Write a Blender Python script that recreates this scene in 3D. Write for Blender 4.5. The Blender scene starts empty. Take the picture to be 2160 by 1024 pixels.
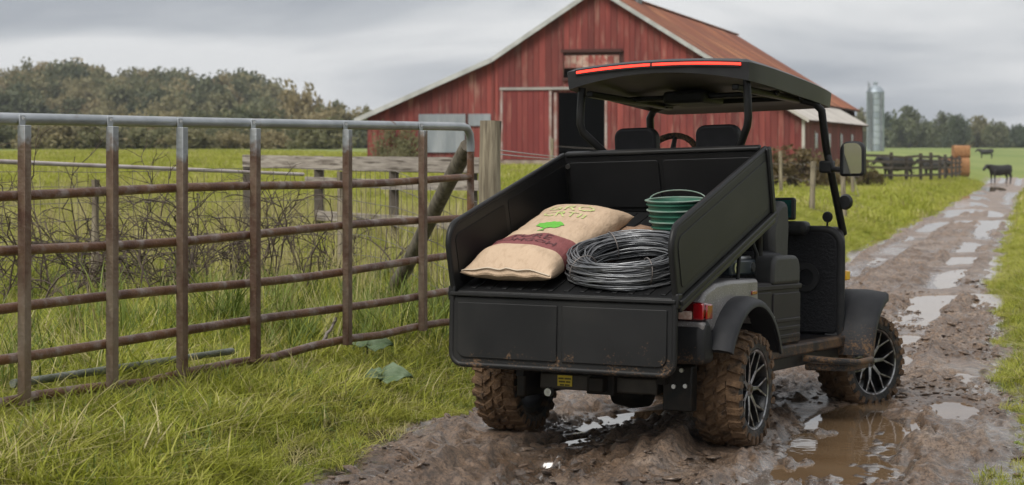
import bpy, bmesh, math, random
import numpy as np
from mathutils import Vector, Matrix, Euler
R = math.radians
random.seed(7); rng = np.random.default_rng(7)
scn = bpy.context.scene
COL = scn.collection

# ------------------------------------------------------------------ camera
CAM_H = 1.51
cam_d = bpy.data.cameras.new('camera'); cam = bpy.data.objects.new('camera', cam_d); COL.objects.link(cam)
cam.location = (0, 0, CAM_H); cam.rotation_euler = (R(90), 0, 0)
cam_d.sensor_width = 36; cam_d.lens = 36*4000/2160; cam_d.shift_y = (305-512)/2160
cam_d.clip_start = .1; cam_d.clip_end = 6000
cam_d.dof.use_dof = True; cam_d.dof.focus_distance = 9.6; cam_d.dof.aperture_fstop = 5.0
scn.camera = cam

# ------------------------------------------------------------------ world and sun
SUN_EL, SUN_AZ = 52, 215          # azimuth clockwise from +Y: behind the camera, to the left
world = bpy.data.worlds.new('World'); scn.world = world; world.use_nodes = True
wt = world.node_tree; wt.nodes.clear()
def wn(t, **k):
    n = wt.nodes.new(t)
    for a, v in k.items(): setattr(n, a, v)
    return n
wl = lambda a, b: wt.links.new(a, b)
sky = wn('ShaderNodeTexSky', sky_type='NISHITA', sun_disc=False)
sky.sun_elevation = R(SUN_EL); sky.sun_rotation = R(SUN_AZ); sky.dust_density = 4; sky.air_density = 1.5
hs = wn('ShaderNodeHueSaturation'); hs.inputs['Saturation'].default_value = .25; wl(sky.outputs[0], hs.inputs['Color'])
bg1 = wn('ShaderNodeBackground'); bg1.inputs['Strength'].default_value = .05; wl(hs.outputs[0], bg1.inputs['Color'])
tc = wn('ShaderNodeTexCoord'); sp = wn('ShaderNodeSeparateXYZ'); wl(tc.outputs['Generated'], sp.inputs[0])
mx = wn('ShaderNodeMath', operation='ABSOLUTE'); wl(sp.outputs['Z'], mx.inputs[0])
ad = wn('ShaderNodeMath', operation='ADD'); wl(mx.outputs[0], ad.inputs[0]); ad.inputs[1].default_value = .22
dx = wn('ShaderNodeMath', operation='DIVIDE'); wl(sp.outputs['X'], dx.inputs[0]); wl(ad.outputs[0], dx.inputs[1])
dy = wn('ShaderNodeMath', operation='DIVIDE'); wl(sp.outputs['Y'], dy.inputs[0]); wl(ad.outputs[0], dy.inputs[1])
cb = wn('ShaderNodeCombineXYZ'); wl(dx.outputs[0], cb.inputs[0]); wl(dy.outputs[0], cb.inputs[1])
mp = wn('ShaderNodeMapping'); mp.inputs['Rotation'].default_value = (0, 0, R(-28)); mp.inputs['Scale'].default_value = (1.15, 1.5, 1)
mp.inputs['Location'].default_value = (5.2, 1.1, 0); wl(cb.outputs[0], mp.inputs['Vector'])
nz = wn('ShaderNodeTexNoise'); nz.inputs['Scale'].default_value = 1.0; nz.inputs['Detail'].default_value = 5; nz.inputs['Roughness'].default_value = .48
nz.inputs['Distortion'].default_value = .5; wl(mp.outputs[0], nz.inputs['Vector'])
rp = wn('ShaderNodeValToRGB'); wl(nz.outputs['Fac'], rp.inputs[0])
rp.color_ramp.elements[0].position = .36; rp.color_ramp.elements[0].color = (.38, .41, .455, 1)
rp.color_ramp.elements[1].position = .60; rp.color_ramp.elements[1].color = (.78, .79, .80, 1)
e = rp.color_ramp.elements.new(.46); e.color = (.52, .545, .58, 1)
bg2 = wn('ShaderNodeBackground'); bg2.inputs['Strength'].default_value = .445; wl(rp.outputs[0], bg2.inputs['Color'])
ms = wn('ShaderNodeMixShader'); ms.inputs[0].default_value = .92; wl(bg1.outputs[0], ms.inputs[1]); wl(bg2.outputs[0], ms.inputs[2])
wo = wn('ShaderNodeOutputWorld'); wl(ms.outputs[0], wo.inputs['Surface'])
sun_d = bpy.data.lights.new('sun', 'SUN'); sun_d.energy = 1.5; sun_d.angle = R(28); sun_d.color = (1, .965, .91)
sun = bpy.data.objects.new('sun', sun_d); COL.objects.link(sun)
_a, _e = R(SUN_AZ), R(SUN_EL)
sun.rotation_euler = Vector((-math.sin(_a)*math.cos(_e), -math.cos(_a)*math.cos(_e), -math.sin(_e))).to_track_quat('-Z', 'Y').to_euler()
vs = scn.view_settings; vs.view_transform = 'Standard'; vs.look = 'None'; vs.exposure = 1.30; vs.gamma = 1; vs.use_curve_mapping = False
scn.cycles.use_denoising = True; scn.cycles.max_bounces = 4; scn.cycles.transparent_max_bounces = 6
scn.cycles.sample_clamp_indirect = 4

# ------------------------------------------------------------------ materials
def srgb(r, g, b): return tuple(((c/255)/12.92 if c/255 <= .04045 else ((c/255+.055)/1.055)**2.4) for c in (r, g, b))
class NT:
    def __init__(s, m): s.t = m.node_tree
    def n(s, t, **k):
        n = s.t.nodes.new(t)
        for a, v in k.items():
            if a in n.inputs.keys(): n.inputs[a].default_value = v
            else: setattr(n, a, v)
        return n
    def l(s, a, b): s.t.links.new(a, b)
    def noise(s, scale, detail=4, rough=.55, vec=None, stretch=None, dist=0):
        n = s.n('ShaderNodeTexNoise', Scale=scale, Detail=detail, Roughness=rough, Distortion=dist)
        if vec is not None:
            if stretch:
                m = s.n('ShaderNodeMapping', Scale=stretch); s.l(vec, m.inputs[0]); vec = m.outputs[0]
            s.l(vec, n.inputs['Vector'])
        return n.outputs['Fac']
    def ramp(s, fac, stops):
        r = s.n('ShaderNodeValToRGB'); s.l(fac, r.inputs[0]); el = r.color_ramp.elements
        while len(el) < len(stops): el.new(.5)
        for e_, (p, c) in zip(el, stops):
            e_.position = p; e_.color = tuple(c)+(1,) if hasattr(c, '__len__') else (c, c, c, 1)
        return r.outputs[0]
    def mix(s, fac, a, b, bt='MIX'):
        m = s.n('ShaderNodeMix', data_type='RGBA', blend_type=bt)
        for i, v in ((0, fac), (6, a), (7, b)):
            if hasattr(v, 'links'): s.l(v, m.inputs[i])
            elif i == 0: m.inputs[i].default_value = v
            else: m.inputs[i].default_value = (tuple(v)+(1,))[:4] if hasattr(v, '__len__') else (v, v, v, 1)
        return m.outputs[2]
    def math(s, op, a, b=0, clamp=False):
        m = s.n('ShaderNodeMath', operation=op, use_clamp=clamp)
        for i, v in ((0, a), (1, b)):
            if hasattr(v, 'links'): s.l(v, m.inputs[i])
            else: m.inputs[i].default_value = v
        return m.outputs[0]
def newmat(name):
    m = bpy.data.materials.new(name); m.use_nodes = True
    return m, NT(m), m.node_tree.nodes['Principled BSDF']
MUD = (.115, .068, .036); MUD2 = (.055, .033, .019)
MATS = {}
def M(name, c1, c2=None, scale=6, stretch=None, lo=.4, hi=.62, rough=.5, metal=0, spec=.5, bump=0, bscale=40, bstretch=None, mud=None, rand=0,
      detail=5, coat=0, c3=None, s3=20, lo3=.55, hi3=.7, drops=0):
    """two or three tone noise material; mud = (z where it starts to fade, z where it ends, amount) in object coordinates"""
    m, t, b = newmat(name); tcn = t.n('ShaderNodeTexCoord'); v = tcn.outputs['Object']
    oi = t.n('ShaderNodeObjectInfo')
    off = t.n('ShaderNodeVectorMath', operation='MULTIPLY_ADD'); t.l(oi.outputs['Random'], off.inputs[0]); off.inputs[1].default_value = (37, 53, 71) if rand else (0, 0, 0); t.l(v, off.inputs[2])
    v2 = off.outputs[0]
    col = None
    if c2: col = t.mix(t.ramp(t.noise(scale, detail, vec=v2, stretch=stretch), [(lo, 0), (hi, 1)]), c1, c2)
    if c3:
        col = t.mix(t.ramp(t.noise(s3, 4, vec=v2, stretch=stretch), [(lo3, 0), (hi3, 1)]), col if col is not None else c1, c3)
    if rand:
        f = t.math('ADD', t.math('MULTIPLY', oi.outputs['Random'], rand), 1-rand/2)
        sc = t.n('ShaderNodeVectorMath', operation='SCALE'); 
        if col is not None: t.l(col, sc.inputs[0])
        else: sc.inputs[0].default_value = c1
        t.l(f, sc.inputs[3]); col = sc.outputs[0]
    rg = None
    if mud:
        sx = t.n('ShaderNodeSeparateXYZ'); t.l(v, sx.inputs[0])
        g = t.n('ShaderNodeMapRange', clamp=True); t.l(sx.outputs[2], g.inputs[0]); g.inputs[1].default_value = mud[1]; g.inputs[2].default_value = mud[0]; g.inputs[3].default_value = 0; g.inputs[4].default_value = mud[2]
        n1 = t.noise(7, 8, .7, vec=v); n2 = t.noise(95, 3, .6, vec=v)
        nn = t.math('ADD', t.math('MULTIPLY', n1, .55), t.math('MULTIPLY', n2, .45))
        th = t.math('SUBTRACT', .80, g.outputs[0])
        f = t.math('MULTIPLY', t.math('SUBTRACT', nn, th), 9, True)
        col = t.mix(f, col if col is not None else c1, t.mix(t.noise(30, 3, vec=v), MUD, tuple(x*1.6 for x in MUD)))
        rg = t.mix(f, rough, .75)
    if drops:
        vo = t.n('ShaderNodeTexVoronoi', Scale=drops); t.l(v, vo.inputs['Vector'])
        dm = t.ramp(vo.outputs['Distance'], [(.18, 1), (.34, 0)])
        col = t.mix(t.math('MULTIPLY', dm, .5), col if col is not None else c1, (.45, .46, .47))
        bp = t.n('ShaderNodeBump', Strength=.6, Distance=.004); t.l(dm, bp.inputs['Height']); t.l(bp.outputs[0], b.inputs['Normal'])
    if col is not None: t.l(col, b.inputs['Base Color'])
    else: b.inputs['Base Color'].default_value = (*c1, 1)
    if rg is not None: t.l(rg, b.inputs['Roughness'])
    else: b.inputs['Roughness'].default_value = rough
    b.inputs['Metallic'].default_value = metal; b.inputs['Specular IOR Level'].default_value = spec; b.inputs['Coat Weight'].default_value = coat; b.inputs['Coat Roughness'].default_value = .15
    if bump:
        bp = t.n('ShaderNodeBump', Strength=bump, Distance=.02); t.l(t.noise(bscale, 6, .65, vec=v2, stretch=bstretch or stretch), bp.inputs['Height']); t.l(bp.outputs[0], b.inputs['Normal'])
    MATS[name] = m; return m
def emis(name, c, s):
    m, t, b = newmat(name); b.inputs['Base Color'].default_value = (*c, 1); b.inputs['Emission Color'].default_value = (*c, 1); b.inputs['Emission Strength'].default_value = s; b.inputs['Roughness'].default_value = .3
    MATS[name] = m; return m

M('bed_black', (.0105, .0106, .0108), (.0145, .0145, .0146), 3, rough=.46, spec=.22, bump=.05, bscale=300, mud=(.42, .80, .265), c3=(.020, .0195, .0185), s3=2.2)
M('bed_inner', (.0055, .0056, .006), (.008, .008, .0084), 4, rough=.55, spec=.22, bump=.06, bscale=250)
M('body_grey', (.0190, .0162, .0163), (.0240, .0208, .0208), 4, spec=.22, rough=.58, coat=0, mud=(.42, .78, .345))
M('fender_grey', (.155, .145, .143), (.22, .206, .204), 7, rough=.42, metal=.0, coat=.12, drops=85)
M('roof_plastic', (.022, .0225, .024), (.029, .0295, .031), 6, rough=.42, spec=.22, bump=.04, bscale=200)
M('roof_lining', (.045, .038, .026), (.070, .060, .042), 3, rough=.5)
M('black_plastic', (.014, .0145, .0155), (.02, .02, .021), 12, rough=.52, spec=.22, bump=.15, bscale=260, mud=(.42, .72, .34))
M('flare_plastic', (.016, .0165, .019), (.022, .0225, .025), 12, rough=.5, spec=.22, bump=.12, bscale=260, mud=(.40, .78, .31))
M('black_metal', (.010, .010, .010), (.016, .016, .016), 12, rough=.38, spec=.22)
M('under_metal', (.008, .008, .008), (.02, .016, .012), 12, rough=.5, spec=.22, mud=(.1, .5, .24))
M('beam_metal', (.035, .029, .022), (.05, .042, .032), 12, rough=.55, mud=(.2, .5, .22))
M('seat_vinyl', (.009, .0093, .0108), (.012, .012, .0138), 20, rough=.55, spec=.22, bump=.1, bscale=150)
M('seat_grey', (.024, .0235, .0235), (.032, .0313, .031), 20, rough=.6, bump=.1, bscale=150)
M('tread_mat', (.005, .0053, .007), (.010, .010, .0125), 40, rough=.55, spec=.22, bump=.5, bscale=60)
M('steel', (.55, .55, .55), rough=.3, metal=1)
M('navy_case', (.012, .022, .032), (.02, .03, .04), 10, rough=.4)
M('tyre_mud', (.014, .010, .007), (.105, .058, .027), 14, lo=.30, hi=.50, rough=.8, bump=1.0, bscale=45, c3=(.165, .096, .048), s3=26, lo3=.46, hi3=.66, detail=8)
M('sidewall', (.013, .013, .013), MUD, 16, lo=.50, hi=.70, rough=.62, bump=.6, bscale=40, detail=8)
M('rim_black', (.008, .008, .009), (.02, .014, .01), 20, lo=.5, hi=.8, rough=.35)
M('rim_machined', (.36, .36, .37), (.07, .05, .035), 18, lo=.42, hi=.62, rough=.28, metal=.9)
M('tail_red', (.30, .006, .010), (.20, .004, .006), 20, rough=.14, coat=1)
M('tail_dark', (.10, .006, .008), (.06, .004, .005), 20, rough=.12, coat=1)
M('tail_clear', (.62, .40, .33), (.75, .6, .52), 60, rough=.15, coat=1)
M('amber', (.85, .42, .02), rough=.25, coat=.6)
M('label_yellow', (.68, .52, .03), rough=.5)
M('print_black', (.02, .018, .01), rough=.6)
M('mirror_glass', (.85, .86, .87), rough=.03, metal=1)
emis('led_red', (1.0, .035, .02), 1.15)
M('screen_glass', (.01, .035, .04), (.02, .09, .08), 14, rough=.12)
M('galv', (.30, .32, .335), (.40, .42, .44), 5, stretch=(1, 1, 1), rough=.42, metal=.55, c3=(.17, .11, .08), s3=7, lo3=.62, hi3=.75, bump=.1, bscale=60)
M('gate_rust', (.105, .047, .028), (.185, .092, .046), 5, rough=.40, metal=.25, c3=(.27, .215, .185), s3=9, lo3=.50, hi3=.68, bump=.5, bscale=45, detail=8)
def upright_mat():
    m, t, b = newmat('gate_upright'); tcn = t.n('ShaderNodeTexCoord'); v = tcn.outputs['Object']; oi = t.n('ShaderNodeObjectInfo'); sx = t.n('ShaderNodeSeparateXYZ'); t.l(v, sx.inputs[0])
    rust = t.mix(t.ramp(t.noise(6, 6, .65, vec=v), [(.38, 0), (.62, 1)]), (.10, .048, .030), (.18, .125, .085)); rust = t.mix(t.ramp(t.noise(3, 4, vec=v, stretch=(1, 1, .6)), [(.5, 0), (.66, .8)]), rust, (.26, .21, .155))
    g_ = t.mix(t.noise(9, 4, vec=v), (.24, .255, .265), (.36, .375, .385))
    sf = t.math('SUBTRACT', t.math('ADD', sx.outputs[2], t.math('MULTIPLY', t.noise(8, 4, .6, vec=v), .35)), t.math('ADD', 1.13, t.math('MULTIPLY', t.noise(.9, 1, vec=v), .46)))
    f = t.math('MULTIPLY', sf, 14, True); t.l(t.mix(f, rust, g_), b.inputs['Base Color']); b.inputs['Roughness'].default_value = .5; b.inputs['Metallic'].default_value = .25
    bp = t.n('ShaderNodeBump', Strength=.4, Distance=.02); t.l(t.noise(45, 5, .65, vec=v), bp.inputs['Height']); t.l(bp.outputs[0], b.inputs['Normal']); MATS['gate_upright'] = m
upright_mat()
M('old_pipe', (.09, .10, .07), (.16, .17, .15), 8, rough=.55, metal=.2, bump=.3)
M('post_wood', (.17, .14, .095), (.29, .25, .175), 34, stretch=(1, 1, .07), rough=.85, c3=(.055, .043, .03), s3=22, lo3=.55, hi3=.66, bump=1.0, bscale=50, bstretch=(1, 1, .06), rand=.3)
M('brace_wood', (.085, .07, .05), (.155, .135, .10), 30, stretch=(1, 1, .2), rough=.85, c3=(.05, .042, .03), s3=14, bump=.8, bscale=18, bstretch=(1, 1, .1))
M('board_wood', (.22, .19, .165), (.32, .285, .25), 9, stretch=(.35, .35, 4), rough=.85, c3=(.085, .068, .055), s3=5, lo3=.52, hi3=.64, bump=.5, bscale=20, rand=.4)
M('pale_pole', (.42, .38, .37), (.32, .27, .26), 6, rough=.7)
M('dark_rail', (.055, .043, .033), (.09, .075, .06), 5, rough=.85, rand=.4)
M('wire', (.13, .11, .10), (.19, .17, .16), 20, rough=.55, metal=.4)
M('coil_wire', (.15, .155, .165), (.24, .245, .25), 14, rough=.42, metal=.75, rand=.3)
M('twig', (.048, .032, .024), (.085, .062, .045), 8, rough=.85, rand=.4)
M('barn_red', (.135, .024, .021), (.215, .045, .036), 1.1, stretch=(1, 1, .22), rough=.85, c3=(.30, .16, .125), s3=3.4, lo3=.54, hi3=.80, bump=.4, bscale=6, bstretch=(1, 1, .1), rand=.5)
M('barn_backing', (.06, .02, .016), rough=.9)
M('barn_trim', (.44, .44, .43), (.33, .33, .32), 2, rough=.7)
M('barn_track', (.24, .22, .21), (.32, .3, .28), 2, rough=.7)
M('barn_door', (.165, .026, .024), (.215, .042, .036), 1.5, stretch=(1, 1, .25), rough=.85, c3=(.33, .13, .10), s3=2.2, lo3=.6, hi3=.82, rand=.3)
M('door_edge', (.36, .30, .28), (.25, .12, .1), 2, rough=.8)
M('old_hay_door', (.24, .055, .045), (.38, .27, .22), 2.2, lo=.42, hi=.6, rough=.85, rand=.5)
M('roof_rust', (.27, .085, .035), (.125, .040, .027), .9, stretch=(.22, 1.4, .22), lo=.36, hi=.62, rough=.72, c3=(.40, .19, .08), s3=1.5, lo3=.52, hi3=.70, metal=.1, rand=.5)
M('roof_pale', (.44, .41, .37), (.34, .31, .28), .9, rough=.65, rand=.15)
M('tin', (.25, .275, .30), (.34, .36, .385), 1.5, stretch=(1, 1, .3), rough=.5, metal=.4, rand=.3)
M('foundation', (.30, .24, .20), (.19, .14, .11), 3, rough=.9, bump=.6, bscale=6)
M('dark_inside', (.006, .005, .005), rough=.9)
M('window_dark', (.03, .02, .02), rough=.2)
M('silo_metal', (.27, .31, .345), (.38, .42, .455), .6, stretch=(1, 1, .35), rough=.5, metal=.5, rand=.1)
M('silo_dark', (.12, .13, .14), (.2, .21, .22), 1, rough=.6)
M('cow_black', (.010, .0095, .0095), (.018, .015, .013), 4, rough=.6)
M('hay', (.25, .115, .045), (.33, .17, .075), 6, rough=.9, bump=.8, bscale=20, c3=(.15, .075, .03), s3=9)
M('bucket_green', (.018, .085, .055), (.028, .115, .075), 9, rough=.42)
M('bucket_rim', (.23, .29, .25), (.12, .22, .17), 9, rough=.45)
M('bucket_soil', (.17, .135, .11), (.30, .10, .07), 9, rough=.9)
M('burlap', (.20, .12, .075), (.27, .17, .11), 20, rough=.9, bump=.5, bscale=120)
M('seam_thread', (.52, .43, .33), rough=.8)
M('leaf_big', (.085, .125, .065), (.14, .185, .115), 14, rough=.65, spec=.2, bump=.3, bscale=25)
M('print_green', (.10, .36, .035), rough=.7); M('print_pale_green', (.33, .42, .12), (.50, .46, .26), 60, rough=.7); M('print_maroon', (.085, .028, .03), rough=.7)
M('bark', (.06, .05, .04), (.1, .085, .07), 5, rough=.9)
M('vine', (.085, .085, .028), (.16, .115, .05), 2, rough=.9, rand=.4)

def leafmat(name, a, b_, c, trans=.25, scale=.35, rw=.45):
    m, t, b = newmat(name); oi = t.n('ShaderNodeObjectInfo')
    n = t.noise(scale, 3, vec=oi.outputs['Location'])
    tcn = t.n('ShaderNodeTexCoord'); n2 = t.noise(1.1, 3, vec=tcn.outputs['Object'])
    f = t.math('ADD', t.math('MULTIPLY', oi.outputs['Random'], rw), t.math('ADD', t.math('MULTIPLY', n, .9-rw), t.math('MULTIPLY', n2, .35)))
    col = t.ramp(f, [(.30, a), (.62, b_), (.92, c)])
    t.l(col, b.inputs['Base Color']); b.inputs['Roughness'].default_value = .6; b.inputs['Specular IOR Level'].default_value = .3
    tr = t.n('ShaderNodeBsdfTranslucent'); t.l(col, tr.inputs['Color']); mxs = t.n('ShaderNodeMixShader'); mxs.inputs[0].default_value = trans
    t.l(b.outputs[0], mxs.inputs[1]); t.l(tr.outputs[0], mxs.inputs[2]); t.l(mxs.outputs[0], t.t.nodes['Material Output'].inputs['Surface'])
    MATS[name] = m
leafmat('blade', (.165, .20, .022), (.335, .355, .042), (.50, .47, .14), trans=.42)
leafmat('blade_dry', (.26, .22, .09), (.38, .33, .15), (.48, .43, .22))
leafmat('blade_dark', (.065, .10, .016), (.125, .17, .028), (.20, .235, .05))
leafmat('wood_leaf', (.070, .085, .042), (.165, .165, .080), (.30, .245, .13), trans=.4, scale=.06, rw=.62)
leafmat('tree_leaf', (.070, .095, .055), (.135, .150, .078), (.23, .205, .10), trans=.4, scale=.03, rw=.62)
leafmat('bush_leaf', (.085, .065, .028), (.14, .10, .045), (.20, .16, .07), scale=.3)

# ground materials
def ground_mat():
    m, t, b = newmat('ground'); g = t.n('ShaderNodeNewGeometry'); v = g.outputs['Position']
    a = t.noise(.35, 5, .6, vec=v); f = t.noise(14, 6, .7, vec=v); c = t.noise(.02, 4, .5, vec=v)
    col = t.ramp(a, [(.32, (.20, .235, .030)), (.5, (.31, .335, .045)), (.68, (.39, .385, .085))])
    col = t.mix(t.ramp(f, [(.35, .65), (.7, 0)]), col, (.055, .062, .018))
    sx = t.n('ShaderNodeSeparateXYZ'); t.l(v, sx.inputs[0])
    far = t.n('ShaderNodeMapRange', clamp=True); t.l(sx.outputs[1], far.inputs[0]); far.inputs[1].default_value = 70; far.inputs[2].default_value = 190; far.inputs[3].default_value = 0; far.inputs[4].default_value = 1
    col2 = t.ramp(c, [(.35, (.15, .195, .060)), (.62, (.22, .25, .088))])
    lx = t.n('ShaderNodeMapRange', clamp=True); t.l(sx.outputs[0], lx.inputs[0]); lx.inputs[1].default_value = 1.0; lx.inputs[2].default_value = -.8; lx.inputs[3].default_value = 0; lx.inputs[4].default_value = 1
    col = t.mix(t.math('MULTIPLY', lx.outputs[0], t.ramp(t.noise(.28, 6, .62, vec=v, stretch=(1, .45, 1)), [(.44, 0), (.60, .85)])), col, (.17, .125, .058))
    nr = t.n('ShaderNodeMapRange', clamp=True); t.l(sx.outputs[1], nr.inputs[0]); nr.inputs[1].default_value = 15; nr.inputs[2].default_value = 24; nr.inputs[3].default_value = .85; nr.inputs[4].default_value = 0
    col = t.mix(nr.outputs[0], col, (.060, .055, .022))
    col = t.mix(far.outputs[0], col, col2)
    t.l(col, b.inputs['Base Color']); b.inputs['Roughness'].default_value = .95; b.inputs['Specular IOR Level'].default_value = .1
    MATS['ground'] = m
def mud_mat():
    m, t, b = newmat('mud'); g = t.n('ShaderNodeNewGeometry'); v = g.outputs['Position']
    n1 = t.noise(1.3, 6, .6, vec=v); n2 = t.noise(16, 8, .7, vec=v); n3 = t.noise(60, 4, .6, vec=v)
    col = t.ramp(n1, [(.34, (.20, .115, .062)), (.52, (.36, .235, .150)), (.68, (.50, .37, .275))])
    col = t.mix(t.ramp(n2, [(.36, .8), (.56, 0)]), col, (.050, .030, .018))
    sp_ = t.noise(75, 6, .8, vec=v); col = t.mix(t.ramp(sp_, [(.40, .75), (.53, 0)]), col, (.035, .021, .012)); col = t.mix(t.ramp(sp_, [(.58, 0), (.74, .75)]), col, (.36, .285, .225))
    wa = t.n('ShaderNodeAttribute', attribute_name='wet').outputs['Fac']
    w = t.math('ADD', wa, t.math('MULTIPLY', t.math('SUBTRACT', t.noise(2.6, 6, .65, vec=v), .5), 1.1), True)
    t.l(t.mix(t.math('MULTIPLY', w, .42), col, (.060, .040, .025)), b.inputs['Base Color'])
    t.l(t.ramp(t.math('ADD', t.math('MULTIPLY', w, .85), t.math('MULTIPLY', n2, .15)), [(.10, .55), (.50, .10)]), b.inputs['Roughness']); b.inputs['Specular IOR Level'].default_value = .75
    t.l(t.math('ADD', t.math('MULTIPLY', w, .65), .28, True), b.inputs['Coat Weight']); b.inputs['Coat Roughness'].default_value = .24; b.inputs['Coat IOR'].default_value = 1.9
    bp = t.n('ShaderNodeBump', Strength=1.0, Distance=.04); t.l(t.math('ADD', n2, t.math('MULTIPLY', sp_, .8)), bp.inputs['Height']); t.l(bp.outputs[0], b.inputs['Normal'])
    MATS['mud'] = m
def water_mat():
    m, t, b = newmat('puddle_water'); g = t.n('ShaderNodeNewGeometry'); v = g.outputs['Position']
    t.l(t.ramp(t.noise(2, 3, vec=v), [(.3, (.13, .080, .042)), (.7, (.18, .12, .07))]), b.inputs['Base Color'])
    b.inputs['Roughness'].default_value = .035; b.inputs['IOR'].default_value = 3.6
    bp = t.n('ShaderNodeBump', Strength=.10, Distance=.01); t.l(t.noise(9, 2, vec=v), bp.inputs['Height']); t.l(bp.outputs[0], b.inputs['Normal'])
    MATS['puddle_water'] = m
def sack_mat():
    m, t, b = newmat('sack_paper'); tcn = t.n('ShaderNodeTexCoord'); v = tcn.outputs['Object']; sx = t.n('ShaderNodeSeparateXYZ'); t.l(v, sx.inputs[0])
    base = t.mix(t.noise(9, 6, .6, vec=v), (.40, .285, .19), (.50, .375, .26))
    base = t.mix(t.ramp(t.noise(40, 4, vec=v, stretch=(1, .25, 1)), [(.5, 0), (.75, .45)]), base, (.26, .17, .10))
    y = t.math('ADD', sx.outputs[1], t.math('MULTIPLY', t.noise(5, 2, vec=v), .012))
    band = t.math('MULTIPLY', t.math('GREATER_THAN', y, .19), t.math('LESS_THAN', y, .385))
    col = t.mix(band, base, t.mix(t.noise(25, 5, vec=v), (.155, .040, .040), (.20, .062, .060)))
    t.l(col, b.inputs['Base Color']); b.inputs['Roughness'].default_value = .72
    bp = t.n('ShaderNodeBump', Strength=.5, Distance=.02); t.l(t.noise(26, 5, .6, vec=v, stretch=(1.2, .5, 1)), bp.inputs['Height']); t.l(bp.outputs[0], b.inputs['Normal'])
    MATS['sack_paper'] = m
ground_mat(); mud_mat(); water_mat(); sack_mat()

# ------------------------------------------------------------------ mesh helpers
class G:
    """collects vertices and faces of one mesh"""
    def __init__(s): s.v = []; s.f = []; s.m = []
    def add(s, vs_, fs, mi=0):
        o = len(s.v); s.v.extend([tuple(p) for p in vs_]); s.f.extend([tuple(i+o for i in f) for f in fs]); s.m.extend([mi]*len(fs)); return s
    def box(s, x0, x1, y0, y1, z0, z1, mi=0, fn=None):
        p = [(x0, y0, z0), (x1, y0, z0), (x1, y1, z0), (x0, y1, z0), (x0, y0, z1), (x1, y0, z1), (x1, y1, z1), (x0, y1, z1)]
        if fn: p = [fn(*q) for q in p]
        return s.add(p, [(0, 3, 2, 1), (4, 5, 6, 7), (0, 1, 5, 4), (1, 2, 6, 5), (2, 3, 7, 6), (3, 0, 4, 7)], mi)
    def tube(s, pts, r, n=8, mi=0, cap=True):
        pts = [Vector(p) for p in pts]; k = len(pts); rs = r if hasattr(r, '__len__') else [r]*k
        t0 = (pts[1]-pts[0]).normalized(); up = Vector((0, 0, 1)) if abs(t0.z) < .9 else Vector((1, 0, 0)); nrm = t0.cross(up).normalized()
        vs_ = []
        for i, p in enumerate(pts):
            t = (pts[min(i+1, k-1)]-pts[max(i-1, 0)]).normalized(); nrm = (nrm-t*nrm.dot(t)).normalized(); bi = t.cross(nrm)
            for j in range(n):
                a = 2*math.pi*j/n; vs_.append(p+(nrm*math.cos(a)+bi*math.sin(a))*rs[i])
        fs = [(i*n+j, i*n+(j+1) % n, (i+1)*n+(j+1) % n, (i+1)*n+j) for i in range(k-1) for j in range(n)]
        if cap: fs += [tuple(range(n))[::-1], tuple(range((k-1)*n, k*n))]
        return s.add(vs_, fs, mi)
    def lathe(s, prof, n=32, axis='z', c=(0, 0, 0), mi=0, closed=False):
        vs_ = []; k = len(prof)
        for (r, h) in prof:
            for j in range(n):
                a = 2*math.pi*j/n; q = (r*math.cos(a), r*math.sin(a), h)
                if axis == 'x': q = (h, q[0], q[1])
                elif axis == 'y': q = (q[0], h, q[1])
                vs_.append((q[0]+c[0], q[1]+c[1], q[2]+c[2]))
        kk = k if closed else k-1
        fs = [(i*n+j, i*n+(j+1) % n, ((i+1) % k)*n+(j+1) % n, ((i+1) % k)*n+j) for i in range(kk) for j in range(n)]
        return s.add(vs_, fs, mi)
    def prism(s, outline, a0, a1, axis='x', mi=0, fn=None):
        n = len(outline)
        def mk(u, w, a): return {'x': (a, u, w), 'y': (u, a, w), 'z': (u, w, a)}[axis]
        p = [mk(u, w, a0) for u, w in outline]+[mk(u, w, a1) for u, w in outline]
        if fn: p = [fn(*q) for q in p]
        fs = [tuple(range(n))[::-1], tuple(range(n, 2*n))]+[(i, (i+1) % n, n+(i+1) % n, n+i) for i in range(n)]
        return s.add(p, fs, mi)
    def grid(s, P, mi=0, wrapu=False):
        k, n = len(P), len(P[0]); vs_ = [q for row in P for q in row]
        fs = [(i*n+j, i*n+(j+1) % n, (i+1)*n+(j+1) % n, (i+1)*n+j) for i in range(k-1) for j in range(n if wrapu else n-1)]
        return s.add(vs_, fs, mi)
    def mesh(s, name, mats, smooth=None):
        me = bpy.data.meshes.new(name); me.from_pydata(s.v, [], s.f)
        for mm in (mats if isinstance(mats, (list, tuple)) else [mats]): me.materials.append(MATS[mm])
        if any(s.m): me.polygons.foreach_set('material_index', s.m)
        bm = bmesh.new(); bm.from_mesh(me); bmesh.ops.recalc_face_normals(bm, faces=bm.faces); bm.to_mesh(me); bm.free()
        if smooth is not None:
            me.polygons.foreach_set('use_smooth', [True]*len(me.polygons)); me.set_sharp_from_angle(angle=R(smooth))
        me.update(); return me
    def obj(s, name, mats, parent=None, smooth=None, bevel=0, seg=2, sub=0):
        o = bpy.data.objects.new(name, s.mesh(name, mats, smooth)); COL.objects.link(o)
        if parent is not None: o.parent = parent
        if bevel:
            b = o.modifiers.new('bevel', 'BEVEL'); b.width = bevel; b.segments = seg; b.limit_method = 'ANGLE'; b.angle_limit = R(40); b.harden_normals = False
            o.data.polygons.foreach_set('use_smooth', [True]*len(o.data.polygons)); o.data.set_sharp_from_angle(angle=R(50))
        if sub:
            b = o.modifiers.new('sub', 'SUBSURF'); b.levels = sub; b.render_levels = sub
        return o
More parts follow.
